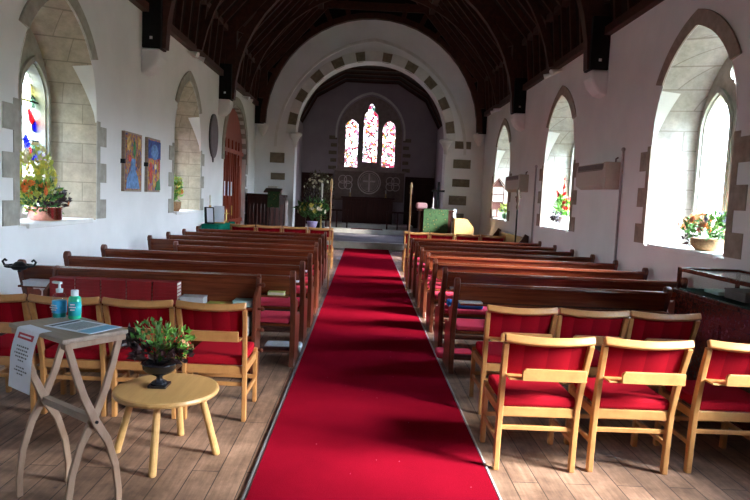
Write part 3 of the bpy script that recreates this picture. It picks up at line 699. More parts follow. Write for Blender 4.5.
# ------------------------------------------------------------------ chairs
def make_chair(label, group):
    t = thing('chair', label, 'chair', (0, 0, 0), 0, group)
    for s in (-1, 1):
        x = s*.232
        G().sweep([(x, .02, 0), (x, .012, .22), (x, 0, .40), (x*1.02, -.035, .55), (x*1.045, -.075, .69), (x*1.07, -.12, .822)], .034, [.042, .044, .046, .042, .038, .032], (1, 0, 0)).build('rear_leg', 'beech', t, bevel=.006)
        G().sweep([(x*1.0, .44, 0), (x, .42, .43)], .034, .04, (1, 0, 0)).build('front_leg', 'beech', t, bevel=.006)
        G().box(x-.012, x+.012, .0, .43, .345, .40).box(x-.010, x+.010, .02, .43, .17, .20).build('side_rail', 'beech', t, bevel=.004)
    rail = []
    for i in range(13):
        u = -1+i/6; rail.append((u*.2595, -.150+.030*u*u-.005, .838+.012*u*u))
    G().sweep(rail, .05, .045, (0, .45, 1)).build('top_rail', 'beech', t, bevel=.010)
    G().box(-.22, .22, -.012, .012, .345, .405).build('seat_rail', 'beech', t, bevel=.005)
    G().box(-.22, .22, .41, .43, .345, .40).build('seat_rail', 'beech', t, bevel=.005)
    G().box(-.22, .22, .005, .025, .255, .283).build('stretcher', 'beech', t, bevel=.004)
    G().box(-.22, .22, .41, .43, .19, .22).build('stretcher', 'beech', t, bevel=.004)
    G().box(-.222, .222, -.015, .44, .406, .475).build('seat_cushion', 'redseat', t, bevel=.02)
    # padded back, slightly curved
    g = G(); n = 10; vs = []
    for k, (y, z) in enumerate(((-.050, .615), (-.12, .835), (-.09, .835), (-.02, .615))):
        for i in range(n+1):
            u = -1+2*i/n; vs.append((u*.225, y-.03*(1-u*u)*.6+.0, z))
    fs = []
    for k in range(4):
        for i in range(n): fs.append((k*(n+1)+i, k*(n+1)+i+1, ((k+1) % 4)*(n+1)+i+1, ((k+1) % 4)*(n+1)+i))
    fs += [(0, n+1, 2*(n+1), 3*(n+1)), (n, 4*(n+1)-1, 3*(n+1)-1, 2*(n+1)-1)]
    g.add(vs, fs).build('back_pad', 'red', t)
    # book holder: floor board and raised lip
    G().box(-.225, .225, -.155, -.045, .610, .622).build('book_holder', 'beech', t, bevel=.003)
    lip = [(-.155, .612), (.215, .612), (.215, .682), (-.135, .682), (-.15, .672), (-.155, .655)]
    G().prism(lip, 'y', -.172, -.152).build('book_holder_lip', 'beech', t, bevel=.004)
    return t
BR, BL = 'beech chairs with red seats right of the carpet', 'beech chairs with red seats left of the carpet'
c0 = make_chair('beech chair with red seat nearest the carpet, front of the right-hand chairs', BR)
c0.location = (1.10, 3.57, 0)
dup(c0, (1.685, 3.59, 0), -.0, 'beech chair with bright red back, second from the carpet in the nearest right row', BR)
dup(c0, (2.315, 3.62, 0), -.01, 'shaded beech chair at the right edge beside the glass display case', BR)
for x, lb in ((1.19, 'beech chair in the second right row nearest the carpet'), (1.72, 'beech chair in the middle of the second right row'), (2.25, 'dark shaded chair in the second right row beside the display case')):
    dup(c0, (x, 4.53, 0), 0, lb, BR)
for x, lb in ((-1.0, 'beech chair nearest the carpet on the left, behind the round table'), (-1.49, 'beech chair behind the black urn, second from the carpet'), (-1.98, 'beech chair behind the hand gel bottles'), (-2.47, 'beech chair at the left edge behind the hanging notice')):
    q0 = dup(c0, (x, 4.20, 0), 0, lb, BL); q0.scale = (.90, 1, 1)
far = 'beech chairs in the front row before the chancel'
nm = ['nearest the carpet', 'second from the carpet', 'third from the carpet', 'fourth from the carpet']
for i in range(4):
    q1 = dup(c0, (-.93-.567*i, 13.45, 0), 0, 'front row beech chair left of the carpet, %s' % nm[i], far)
    q2 = dup(c0, (1.17+.56*i, 13.45, 0), 0, 'front row beech chair right of the carpet, %s' % nm[i], far)
    q1.scale = q2.scale = (1.045, 1.05, 1.045)

# ------------------------------------------------------------------ bookcase behind the left pews
bx0, bx1, by0, by1 = -2.66, -.88, 5.10, 5.36
t = thing('bookcase', 'low oak bookcase standing behind the backmost left pew', 'bookcase', (bx0, by0, 0))
Lb = bx1-bx0; Db = by1-by0
for x in (0, Lb-.03):
    pf = [(.0, 0), (Db, 0), (Db, .82)]+[(Db-.05+.05*math.cos(a), .86+.05*math.sin(a)) for a in [i*PI/8 for i in range(9)]]+[(Db-.11, .80), (.0, .72)]
    G().prism(pf, 'x', x, x+.03).build('end_panel', 'pewend' if x else 'orangewood' if False else 'pewend', t, bevel=.006)
G().box(.03, Lb-.03, Db-.06, Db-.03, .02, .87).build('back_panel', 'pew', t)
G().box(.0, Lb, Db-.09, Db-.02, .87, .895).build('top_rail', 'pew', t, bevel=.004)
for z in (.12, .40, .68 if False else .645): G().box(.03, Lb-.03, 0, Db-.06, z-.02, z).build('shelf', 'pew', t)
for z in (.83, .62, .44, .26):
    G().tube([(Lb, .10, z), (Lb+.035, .10, z)], [.012, .012], 8).ball((Lb+.04, .10, z), .02).build('peg', 'pewend', t)
# stacks of red books
for k in range(5):
    for j in range(6):
        h = .030
        book('hymn_book', 'redbook', bx0+.15+k*.215, by0+.085, .646+j*(h+.0006), .135, .205, h, 'red hymn book in the stacks on top of the low bookcase', 'book', PI/2, 'red hymn books stacked on the bookcase')
def carton(name, mat, x, y, z, a, b, h, lb, rz=0, lid=True):
    t = thing(name, lb, 'box', (x, y, z), rz)
    G().box(-a/2, a/2, -b/2, b/2, 0, h*.8).build('box_body', mat, t, bevel=.004)
    G().box(-a/2-.003, a/2+.003, -b/2-.003, b/2+.003, h*.8, h).build('lid', mat, t, bevel=.004)
    return t
carton('card_box', 'greybox', bx0+1.23, by0+.10, .646, .2, .14, .065, 'flat grey box beside the stacks of red books')
book('lime_folder', 'limebook', bx0+1.45, by0+.10, .646, .2, .14, .015, 'lime green folder beside the grey box on the bookcase')
carton('storage_box', 'teal', bx0+1.66, by0+.10, .646, .16, .15, .05, 'pale teal box at the aisle end of the bookcase top shelf')
carton('storage_box', 'greybox', bx0+1.60, by0+.10, .401, .24, .17, .17, 'pale grey box on the middle shelf of the bookcase')
carton('storage_box', 'teal', bx0+1.60, by0+.10, .121, .24, .17, .19, 'teal box on the bottom shelf of the bookcase')
carton('file_box', 'paper', -2.86, 5.44, .704, .24, .12, .05, 'white file box on the pew ledge near the left wall')
# wrought iron bracket on the wall end of the left pew
t = thing('flower_bracket', 'black wrought iron bracket fixed above the pew end at the left wall', 'bracket', (-3.02, 5.40, .835))
for k, (dx, dz) in enumerate(((0, .05),)):
    g = G(); g.tube([(.11*math.cos(a), .11*math.sin(a), .045) for a in [2*PI*i/20 for i in range(21)]], .010, 6); g.build('ring', 'iron', t)
for s in (-1, 1):
    G().tube([(s*.10, 0, .045), (s*.13, 0, .05), (s*.145, 0, .08), (s*.125, 0, .10), (s*.11, 0, .085)], .010, 6).build('scroll', 'iron', t)
G().lathe([(.05, .01), (.07, .03), (.06, .05), (.03, .08)], (0, 0, 0), 12).build('candle_cup', 'iron', t, smooth=True)
G().tube([(0, 0, -.01), (0, 0, .03)], .015).build('stem', 'iron', t)

# ------------------------------------------------------------------ round stool table
t = thing('round_table', 'low round pine table on four splayed legs beside the carpet', 'table', (-1.148, 3.63, 0))
G().lathe([(.28, .385), (.303, .390), (.308, .403), (.303, .416), (.29, .42)], (0, 0, 0), 48).build('tabletop', 'pine', t)
for a in (PI*1.52, PI*.03, PI*1.0, PI*.5):
    c, s = math.cos(a), math.sin(a)
    G().tube([(.30*c, .30*s, 0), (.30*c, .30*s, .005), (.20*c, .21*s, .385)], [.020, .023, .021], 14).build('leg', 'pine', t, smooth=False)
# urn with plants
t = thing('urn', 'small black pedestal urn standing on the round pine table', 'urn', (-1.198, 3.64, .42))
G().box(-.055, .055, -.055, .055, 0, .018).build('plinth', 'urn', t, bevel=.003)
G().lathe([(.05, .018), (.045, .03), (.02, .045), (.018, .06), (.03, .07), (.075, .09), (.098, .115), (.102, .14), (.108, .146), (.105, .152), (.095, .152), (.088, .13), (0, .12)], (0, 0, 0), 28).build('bowl', 'urn', t, smooth=True)

def rnd(a, b): return random.uniform(a, b)
def unit():
    while True:
        v = Vector((rnd(-1, 1), rnd(-1, 1), rnd(-1, 1)))
        if .1 < v.length < 1: return v.normalized()
def foliage(center, rad, n, L, w, base_pt=None):
    g = G(); c = Vector(center); b = Vector(base_pt) if base_pt else c
    for i in range(n):
        u = unit(); r = rnd(.35, 1)**.6; p = c+Vector((u.x*rad[0], u.y*rad[1], u.z*rad[2]))*r
        d = (p-b).normalized()+unit()*.8
        g.leaf(p, d, unit(), L*rnd(.6, 1.3), w*rnd(.7, 1.2))
    return g
def stems(center, rad, n, base_pt, r=.002):
    g = G(); c = Vector(center); b = Vector(base_pt)
    for i in range(n):
        u = unit(); p = c+Vector((u.x*rad[0], u.y*rad[1], abs(u.z)*rad[2]))*.85; m_ = (p+b)/2+Vector((0, 0, .02))
        g.tube([b, m_, p], r, 4, False)
    return g
def bloom_geo(r, petals=9):
    g = G()
    for layer, (tilt, rr) in enumerate(((.25, 1), (.8, .75))):
        for k in range(petals):
            a = 2*PI*k/petals+layer*.3; d = Vector((math.cos(a), math.sin(a), tilt)); g.leaf((0, 0, 0), d, (0, 0, 1), r*rr, r*.6)
    g.ball((0, 0, r*.15), r*.25, 6, 4)
    return g
BL_ME = {}
def blooms(parent, center, rad, n, r, mat, name, up=(0, 0, 0)):
    key = (mat, round(r, 3))
    for i in range(n):
        if key not in BL_ME:
            o = bloom_geo(r).build(name, mat, parent); BL_ME[key] = o.data
        else:
            o = bpy.data.objects.new(name, BL_ME[key]); COL.objects.link(o); o.parent = parent
        u = unit()
        if rad[2] > 0 and u.z < -.3: u.z = -u.z
        p = Vector(center)+Vector((u.x*rad[0], u.y*rad[1], u.z*rad[2]))*rnd(.75, 1.02)
        o.location = p
        q = (u+Vector(up)).to_track_quat('Z', 'Y'); o.rotation_mode = 'QUATERNION'; o.rotation_quaternion = q
t = thing('plant_arrangement', 'green and dark purple foliage with red berries filling the black urn', 'plant', (-1.198, 3.64, .573))
foliage((.07, 0, .12), (.13, .10, .10), 110, .05, .024, (0, 0, -.02)).build('green_leaves', 'leafbright', t)
foliage((-.03, 0, .16), (.15, .10, .09), 80, .045, .024, (0, 0, -.02)).build('green_leaves', 'leaf', t)
foliage((-.02, -.02, .06), (.16, .10, .05), 110, .06, .034, (0, 0, 0)).build('dark_leaves', 'leafdark', t)
foliage((-.15, 0, .12), (.06, .06, .06), 40, .06, .036, (0, 0, 0)).build('dark_leaves', 'leafdark', t)
foliage((.12, -.02, .05), (.08, .06, .04), 40, .055, .034, (0, 0, 0)).build('dark_leaves', 'leafdark', t)
stems((0, 0, .12), (.18, .11, .16), 34, (0, 0, .0)).build('stems', 'leaf', t)
for i in range(22):
    u = unit(); G().ball((0, 0, 0), .007, 6, 4).build('berry', 'scarlet', t, loc=(.03+u.x*.15, u.y*.1, .11+u.z*.07))
blooms(t, (.10, -.02, .10), (.09, .07, .06), 4, .018, 'peach', 'blossom')

# ------------------------------------------------------------------ folding table with notice and gel
ta = math.atan2(.585, -.81)
t = thing('folding_table', 'small weathered oak folding table on curved crossed legs', 'table', (-1.446, 3.013, 0), ta); t.scale = (.93, .93, 1.0615)
G().box(-.275, .275, -.178, .178, .842, .862).build('tabletop', 'ashtop', t, bevel=.006)
for s in (-1, 1):
    x = s*.252
    for q in (-1, 1):
        pts = [(x+q*.012, q*.130, 0), (x+q*.012, q*.132, .10), (x+q*.012, q*.112, .23), (x+q*.012, q*.065, .36), (x+q*.012, 0, .46), (x+q*.012, -q*.065, .59), (x+q*.012, -q*.112, .72), (x+q*.012, -q*.150, .84)]
        G().sweep(pts, .022, [.034, .034, .036, .038, .042, .038, .036, .034], (1, 0, 0)).build('leg', 'ash', t, bevel=.004)
    G().tube([(x-.03, 0, .46), (x+.03, 0, .46)], .008, 8).build('pivot_bolt', 'iron', t)
    G().box(x-.02, x+.02, -.165, .165, .815, .842).build('bearer', 'ash', t, bevel=.003)
G().box(-.235, .235, -.02, .02, .445, .48).build('stretcher', 'ashtop', t, bevel=.003)
# leaflet (laminated sheet)
t = thing('leaflet', 'blue and white laminated leaflet lying on the folding table', 'leaflet', (-1.372, 3.013, .9155), ta+.18); t.scale = (.93,)*3
G().box(-.17, .17, -.105, .105, 0, .002).build('sheet', 'paper', t)
G().box(-.16, -.07, -.095, .095, .0021, .0026).build('blue_panel', 'blueprint', t)
G().box(-.05, .10, -.085, .085, .0021, .0026).build('grey_panel', 'greybox', t)
g = G()
for i in range(9): g.box(-.04, .09, -.075+i*.018, -.069+i*.018, .0027, .003)
g.box(.12, .15, -.09, .09, .0021, .0026)
g.build('printed_lines', 'inkgrey', t)
# pump bottle
t = thing('pump_bottle', 'clear pump bottle of hand gel with blue label on the folding table', 'bottle', (-1.581, 3.199, .9155), -.4); t.scale = (.93,)*3
G().lathe([(.034, 0), (.038, .006), (.038, .115), (.033, .132), (.016, .142), (.016, .146)], (0, 0, 0), 20).build('bottle', 'glass', t, smooth=True)
G().lathe([(.0, .004), (.034, .005), (.034, .09), (.0, .09)], (0, 0, 0), 20).build('gel', 'gel', t, smooth=True)
G().lathe([(.0388, .030), (.0388, .098)], (0, 0, 0), 20).build('label', 'label', t, smooth=True)
for z, w in ((.075, .02), (.062, .028), (.05, .018)):
    G().box(-w, w, -.0405, -.0375, z-.003, z+.003).build('label_text', 'paper', t)
G().lathe([(.018, .144), (.019, .165), (.008, .168), (.006, .192), (.006, .196)], (0, 0, 0), 14).build('collar', 'cap', t)
G().box(-.05, .014, -.009, .009, .192, .206).build('pump_head', 'cap', t, bevel=.003)
t = thing('gel_bottle', 'green hand gel bottle with flip cap beside the pump bottle', 'bottle', (-1.497, 3.19, .9155), .1); t.scale = (.93,)*3
G().lathe([(.030, 0), (.034, .006), (.034, .112), (.028, .126), (.017, .132)], (0, 0, 0), 20).build('bottle', 'greengel', t, smooth=True)
G().lathe([(.0348, .02), (.0348, .10)], (0, 0, 0), 20).build('label', 'gel', t, smooth=True)
for z, w in ((.085, .012), (.07, .018), (.055, .012)): G().box(-w, w, -.037, -.0352, z-.003, z+.003).build('label_text', 'paper', t)
G().lathe([(.019, .130), (.020, .134), (.020, .160), (.017, .164)], (0, 0, 0), 16).build('cap', 'cap', t)
# hanging notice, bent over the long edge
t = thing('notice', 'white paper notice with a red heading hanging over the table edge', 'notice', (-1.446, 3.013, .1115), ta); t.scale = (.93,)*3
# local frame: table's long edge facing the camera is at local y=+.195 (after rotation)
ey = 1
def notice_geo(u0, u1, s0, s1, off, n=14):
    vs = []
    prof = []
    for i in range(n+1):
        s = s0+(s1-s0)*i/n
        if s < .06: yy, zz = .178-.06+s+.003, .866
        else:
            k = s-.06; yy = .184+.028*math.sin(min(1, k/.2)*PI*.6)+off; zz = .866-k
        if s >= .06 and s < .07: zz -= 0
        prof.append((yy, zz+(off if s < .06 else 0)))
    for yy, zz in prof: vs += [(u0+(.866-zz)*.16, yy*ey, zz), (u1+(.866-zz)*.16, yy*ey, zz)]
    return G().add(vs, [(2*i, 2*i+2, 2*i+3, 2*i+1) for i in range(n)])
NU0, NU1 = -.07, .155
notice_geo(NU0, NU1, 0, .385, 0, 30).build('sheet', 'paper', t)
notice_geo(NU0+.035, NU1-.035, .082, .112, .0015, 3).build('heading_box', 'inkred', t)
notice_geo(NU0+.055, NU1-.055, .092, .101, .0025, 2).build('heading_text', 'paper', t)
for i, s in enumerate((.145, .163, .181, .199, .217, .255, .273, .291)):
    w = [.06, .055, .07, .06, .03, .04, .07, .03][i]; c = (NU0+NU1)/2
    x = c-w
    while x < c+w-.008:
        l = rnd(.008, .022); notice_geo(x, min(x+l, c+w), s, s+.008, .002, 1).build('printed_word', 'inkgrey', t); x += l+.006

# ------------------------------------------------------------------ display case, right
cx0, cx1, cy0, cy1 = 2.87, 3.44, 3.2, 5.47
t = thing('display_case', 'mahogany display case with glass top along the right wall', 'display case', (cx0, cy0, 0))
dx, dy = cx1-cx0, cy1-cy0
G().box(0, dx, 0, dy, 0, .88).build('cabinet', 'mahog', t, bevel=.006)
G().box(-.02, dx, -.02, dy+.02, .88, .92).build('moulding', 'mahog', t, bevel=.008)
for i in range(3):
    G().box(-.012, 0, .1+i*.72, .72+i*.70, .12, .74).build('door', 'mahog', t, bevel=.005)
    G().box(-.02, -.01, .16+i*.72, .66+i*.70, .18, .68).build('door_panel', 'mahog', t, bevel=.005)
g = G()
for x in (0, dx-.03):
    for y in (0, dy-.03): g.box(x, x+.03, y, y+.03, .92, 1.10)
g.box(0, dx, 0, .035, 1.08, 1.115).box(0, dx, dy-.035, dy, 1.08, 1.115).box(0, .035, 0, dy, 1.08, 1.115).box(dx-.035, dx, 0, dy, 1.08, 1.115)
g.build('case_frame', 'mahog', t, bevel=.003)
G().box(.008, .012, .03, dy-.03, .92, 1.08).build('side_glass', 'glass', t)
G().box(.03, dx-.03, .03, dy-.03, 1.10, 1.104).build('top_glass', 'glass', t)
G().box(.03, dx-.03, dy-.012, dy-.008, .92, 1.08).build('side_glass', 'glass', t)
G().box(.01, dx-.01, .01, dy-.01, 0.921, .926).build('baize', 'baize', t)
items = [(.22, 1.95, 'teal', .16, .22, .03, 'pale teal booklet lying at the far end inside the display case'), (.25, 1.62, 'slate', .22, .28, .08, 'dark box inside the middle of the display case'), (.25, 1.22, 'brass', .28, .18, .02, 'gilt plate lying inside the display case'), (.25, .80, 'darkwood', .25, .3, .06, 'dark wooden box inside the near end of the display case')]
for x, y, mt, a, b, h, lb in items:
    if mt == 'brass':
        t2 = thing('plate', lb, 'plate', (cx0+x, cy0+y, .9265)); G().lathe([(.05, 0), (.07, .006), (.12, .018), (.125, .020), (.07, .010), (0, .006)], (0, 0, 0), 24).build('dish', 'brass', t2, smooth=True)
    else: carton('small_box' if 'booklet' not in lb else 'booklet', mt, cx0+x, cy0+y, .9265, a, b, h, lb)

# ------------------------------------------------------------------ wall things
def heater(y0, y1, lb):
    t = thing('wall_heater', lb, 'heater', (RX, (y0+y1)/2, 1.88), 0, 'beige heaters on the right wall')
    L = (y1-y0)/2
    G().prism([(0, .02), (-.10, 0), (-.19, .06), (-.20, .27), (-.18, .37), (0, .37)], 'y', -L, L).build('casing', 'heater', t, bevel=.008)
    g = G()
    for i in range(5): g.box(-.206, -.185, -L+.12, L-.10, .265+i*.018, .275+i*.018)
    g.box(-.198, -.15, -L+.11, L-.09, .258, .355)
    g.build('grille', 'heaterdark', t)
    G().box(-.203, -.0, -L-.01, -L+.09, .0, .375).build('end_cap', 'heater', t, bevel=.006)
    G().tube([(-.05, -L+.05, .37), (-.05, -L+.05, .42), (-.02, -L+.05, .44)], .012).build('bracket', 'heaterdark', t)
heater(8.42, 9.62, 'long beige electric heater high on the right wall between the two nearer windows')
heater(13.15, 14.5, 'farther beige electric heater on the right wall above the processional staff')
for y, z1, lb in ((8.32, 2.42, 'thin grey conduit running down the right wall beside the near heater'), (12.55, 2.4, 'thin grey conduit running down the right wall beyond the middle window')):
    o = G().tube([(RX-.02, y, .05), (RX-.02, y, z1)], .016, 8).ball((RX-.02, y, z1), .03).build('conduit', 'pipe'); tag(o, lb, 'conduit')
def paint(y0, y1, mt, lb):
    t = thing('painting', lb, 'painting', (LX, (y0+y1)/2, 1.96), 0)
    w = (y1-y0)/2
    G().box(.0, .045, -w, w, -.41, .41).build('board_frame', 'ashtop', t, bevel=.003)
    G().box(.045, .05, -w+.03, w-.03, -.385, .385).build('painted_panel', mt, t)
    G().box(.0, .06, -w-.03, -w, -.03, .03).build('hanging_clip', 'iron', t)
    return t
tA = paint(8.42, 9.06, 'paintA', 'tall painted panel in gold, brown and blue on the left wall, nearer the viewer')
tB = paint(9.30, 9.86, 'paintB', 'tall painted panel with a blue top and red figures on the left wall')
LAY = [0]
def patch(t, pts, mat, nm='painted_shape'):
    LAY[0] += 1; G().prism(pts, 'x', .0502, .0508+.0005*LAY[0]).build(nm, mat, t)
def disc(cy, cz, ry, rz): return [(cy+ry*math.cos(2*PI*i/16), cz+rz*math.sin(2*PI*i/16)) for i in range(16)]
M['p_blue'] = plain('pigment_blue', (0.12, 0.26, 0.52), .7, var=.5, scale=16); M['p_gold'] = plain('pigment_gold', (0.58, 0.36, 0.1), .7, var=.5, scale=16); M['p_red'] = plain('pigment_red', (0.55, 0.07, 0.04), .7, var=.5, scale=16)
M['p_green'] = plain('pigment_green', (0.05, 0.22, 0.08), .7, var=.5, scale=16); M['p_brown'] = plain('pigment_brown', (0.18, 0.09, 0.06), .7, var=.5, scale=16); M['p_deep'] = plain('pigment_deep_blue', (0.03, 0.07, 0.28), .7, var=.5, scale=16)
patch(tA, disc(-.18, .25, .07, .10), 'p_gold'); patch(tA, disc(.2, .28, .06, .09), 'p_gold'); patch(tA, disc(.02, .18, .05, .12), 'p_green')
patch(tA, [(-.28, -.37), (.22, -.37), (.15, -.2), (.05, -.1), (.06, .05), (-.1, .05), (-.12, -.12), (-.25, -.22)], 'p_blue'); patch(tA, disc(-.15, .05, .06, .05), 'p_red'); patch(tA, disc(.18, .02, .07, .1), 'p_brown')
patch(tB, [(-.27, .1), (.27, .1), (.27, .37), (-.27, .37)], 'p_deep'); patch(tB, disc(.0, .2, .16, .12), 'p_blue')
patch(tB, disc(-.16, -.12, .06, .16), 'p_red'); patch(tB, disc(-.02, -.25, .05, .12), 'p_gold'); patch(tB, disc(.16, -.1, .05, .17), 'p_gold'); patch(tB, [(.05, -.38), (.27, -.38), (.24, -.2), (.1, -.25)], 'p_green'); patch(tB, disc(.04, -.02, .04, .04), 'cream'); patch(tB, disc(.2, .0, .04, .12), 'p_red')
# oval memorial
t = thing('oval_memorial', 'dark oval memorial plaque hanging between window and red door', 'plaque', (LX, 13.35, 2.78))
pts = [(.34*math.cos(2*PI*i/32), .47*math.sin(2*PI*i/32)) for i in range(32)]
G().prism(pts, 'x', 0, .04).build('plaque', 'slate', t, bevel=.006)
G().prism([(u*.88, w*.88) for u, w in pts], 'x', .04, .045).build('inner_face', 'slate', t)
G().prism([(-.04, -.46), (.04, -.46), (.0, -.56)], 'x', 0, .03).build('pendant', 'slate', t)
# spotlights on the wall plates
for X, s, y, lb in ((LX, 1, 11.5, 'pair of small spotlights on the left wall head above the far left window'), (LX, 1, 16.4, 'pair of small spotlights on the left wall head above the red door'), (RX, -1, 11.5, 'pair of small spotlights on the right wall head above the middle window'), (RX, -1, 16.4, 'pair of small spotlights on the right wall head above the far window')):
    t = thing('spotlight_bar', lb, 'spotlight', (X+s*.02, y, 4.08))
    G().box(min(0, s*.05), max(0, s*.05), -.22, .22, -.015, .015).build('mounting_bar', 'whitepaint', t)
    for q in (-1, 1):
        G().tube([(s*.05, q*.17, 0), (s*.14, q*.20, -.03), (s*.2, q*.22, -.05)], [.02, .04, .05], 12).build('lamp_head', 'whitepaint', t)

# ------------------------------------------------------------------ window flowers
def arrangement(loc, label, spec, pot, potmat, potname='pot'):
    t = thing('flower_arrangement', label, 'flowers', loc)
    G().lathe(pot, (0, 0, 0), 22).build(potname, potmat, t, smooth=True)
    for sp in spec:
        k = sp[0]
        if k == 'leaf': foliage(*sp[1:5], sp[5]).build('leaves', sp[6], t)
        elif k == 'stems': stems(*sp[1:]).build('stems', 'leaf', t)
        else: blooms(t, *sp[1:], name='blossom')
    return t
# left near window: copper pan, big autumn spray
t = thing('flower_arrangement', 'large orange, yellow and dark flower spray in a copper pan on the left sill', 'flowers', (LX-.14, 6.60, 1.215)); t.scale = (1, 1.08, 1.1)
G().lathe([(.155, 0), (.165, .01), (.165, .125), (.170, .13), (.158, .128), (.152, .02), (0, .02)], (0, .10, 0), 28).build('copper_pan', 'copper', t, smooth=True)
G().tube([(0, -.06, .10), (0, -.24, .11)], .010).build('handle', 'copper', t)
stems((0, -.05, .35), (.16, .34, .30), 30, (0, .08, .1)).build('stems', 'leaf', t)
foliage((0, .20, .20), (.16, .24, .12), 200, .075, .045, (0, .05, .1)).build('dark_leaves', 'leafdark', t)
foliage((.02, -.12, .38), (.17, .28, .30), 300, .075, .035, (0, 0, .1)).build('green_leaves', 'leafyellow', t)
foliage((0, .0, .22), (.17, .32, .16), 190, .08, .04, (0, 0, .1)).build('green_leaves', 'leaf', t)
blooms(t, (.05, -.20, .28), (.14, .14, .14), 14, .048, 'orange', 'orange_blossom')
blooms(t, (.04, -.14, .60), (.10, .16, .16), 10, .05, 'cream', 'white_blossom')
blooms(t, (.04, .28, .24), (.12, .14, .08), 8, .04, 'cream', 'cream_blossom')
blooms(t, (.04, .24, .18), (.14, .16, .06), 7, .035, 'orange', 'orange_blossom')
blooms(t, (.06, -.05, .42), (.12, .20, .18), 16, .045, 'yellow', 'yellow_blossom')
# left far window: basket
t = thing('flower_arrangement', 'yellow and green flowers in a small wicker basket on the far left sill', 'flowers', (LX-.10, 11.02, 1.215))
G().lathe([(.10, 0), (.13, .06), (.14, .17), (.12, .17), (.09, .05), (0, .05)], (0, 0, 0), 20).build('wicker_basket', 'basket', t, smooth=True)
foliage((0, 0, .38), (.14, .25, .22), 170, .085, .045, (0, 0, .15)).build('leaves', 'leafbright', t)
foliage((0, .05, .42), (.14, .24, .22), 90, .08, .04, (0, 0, .15)).build('leaves', 'leafyellow', t)
stems((0, 0, .35), (.12, .24, .26), 18, (0, 0, .14)).build('stems', 'leaf', t)
blooms(t, (.03, .0, .40), (.13, .22, .22), 12, .05, 'yellow', 'yellow_blossom'); blooms(t, (.03, .05, .36), (.12, .2, .1), 6, .055, 'orange', 'orange_blossom')
# right near window
t = thing('flower_arrangement', 'peach and orange flowers spreading over a low basket on the near right sill', 'flowers', (RX+.17, 6.42, 1.215)); t.scale = (1.08, 1.08, 1.15)
G().lathe([(.11, 0), (.15, .04), (.16, .11), (.14, .11), (.11, .03), (0, .03)], (0, 0, 0), 22).build('low_basket', 'basket', t, smooth=True)
foliage((0, -.02, .20), (.18, .40, .12), 260, .07, .03, (0, 0, .08)).build('leaves', 'leaf', t)
foliage((0, -.24, .24), (.14, .16, .12), 100, .07, .03, (0, 0, .08)).build('leaves', 'leafbright', t)
foliage((-.02, .26, .10), (.10, .10, .08), 60, .05, .03, (0, 0, .08)).build('dark_leaves', 'leafdark', t)
stems((0, 0, .2), (.16, .36, .16), 26, (0, 0, .09)).build('stems', 'leaf', t)
blooms(t, (-.03, .08, .22), (.16, .30, .13), 26, .042, 'peach', 'peach_blossom'); blooms(t, (-.03, .12, .18), (.15, .24, .12), 12, .04, 'orange', 'orange_blossom'); blooms(t, (-.02, -.18, .30), (.12, .16, .06), 6, .035, 'lilac', 'lilac_blossom')
# right middle window: gladioli
t = thing('flower_arrangement', 'tall scarlet gladioli with green leaves in a white vase on the middle right sill', 'flowers', (RX+.16, 11.2, 1.215))
G().lathe([(.08, 0), (.11, .08), (.09, .18), (.07, .22), (.06, .2), (0, .1)], (0, -.1, 0), 20).build('white_vase', 'whitepaint', t, smooth=True)
foliage((0, 0, .36), (.14, .30, .18), 170, .12, .05, (0, -.05, .15)).build('leaves', 'leafbright', t)
foliage((0, .18, .20), (.12, .22, .12), 90, .09, .05, (0, 0, .15)).build('dark_leaves', 'leafdark', t)
stems((0, 0, .36), (.12, .26, .30), 18, (0, -.1, .18)).build('stems', 'leaf', t)
for (ey_, ez_) in ((.42, .72), (-.02, .98), (.30, .66)):
    g = G(); b = Vector((0, -.05, .25)); en = Vector((-.02, ey_, ez_))
    G().tube([b, en], .006, 5).build('gladiolus_stem', 'leaf', t)
    for k in range(9):
        p = b.lerp(en, .5+k*.055); 
        key = ('scarlet', .055)
        if key not in BL_ME: BL_ME[key] = bloom_geo(.055).build('gladiolus_blossom', 'scarlet', t).data
        o = bpy.data.objects.new('gladiolus_blossom', BL_ME[key]); COL.objects.link(o); o.parent = t; o.location = p
        sc_k = 1.2-k*.09; o.scale = (sc_k,)*3; o.rotation_mode = 'QUATERNION'; o.rotation_quaternion = Vector((-.8, rnd(-.6, .6), .3)).to_track_quat('Z', 'Y')
blooms(t, (0, -.18, .38), (.10, .14, .18), 9, .06, 'scarlet', 'scarlet_blossom'); blooms(t, (0, .18, .28), (.10, .14, .08), 7, .05, 'scarlet', 'scarlet_blossom'); blooms(t, (0, .05, .52), (.10, .16, .08), 6, .045, 'yellow', 'yellow_blossom')
# right far window
t = thing('flower_arrangement', 'small yellow flower pot on the far right sill beside the hymn board', 'flowers', (RX+.06, 15.35, 1.215))
G().lathe([(.07, 0), (.10, .12), (.08, .12), (0, .06)], (0, 0, 0), 16).build('pot', 'slate', t, smooth=True)
foliage((0, 0, .24), (.14, .22, .13), 110, .09, .05, (0, 0, .1)).build('leaves', 'leafyellow', t)
foliage((0, -.1, .16), (.12, .16, .10), 50, .09, .05, (0, 0, .1)).build('leaves', 'leaf', t)
blooms(t, (0, 0, .28), (.12, .2, .1), 8, .05, 'yellow', 'yellow_blossom')
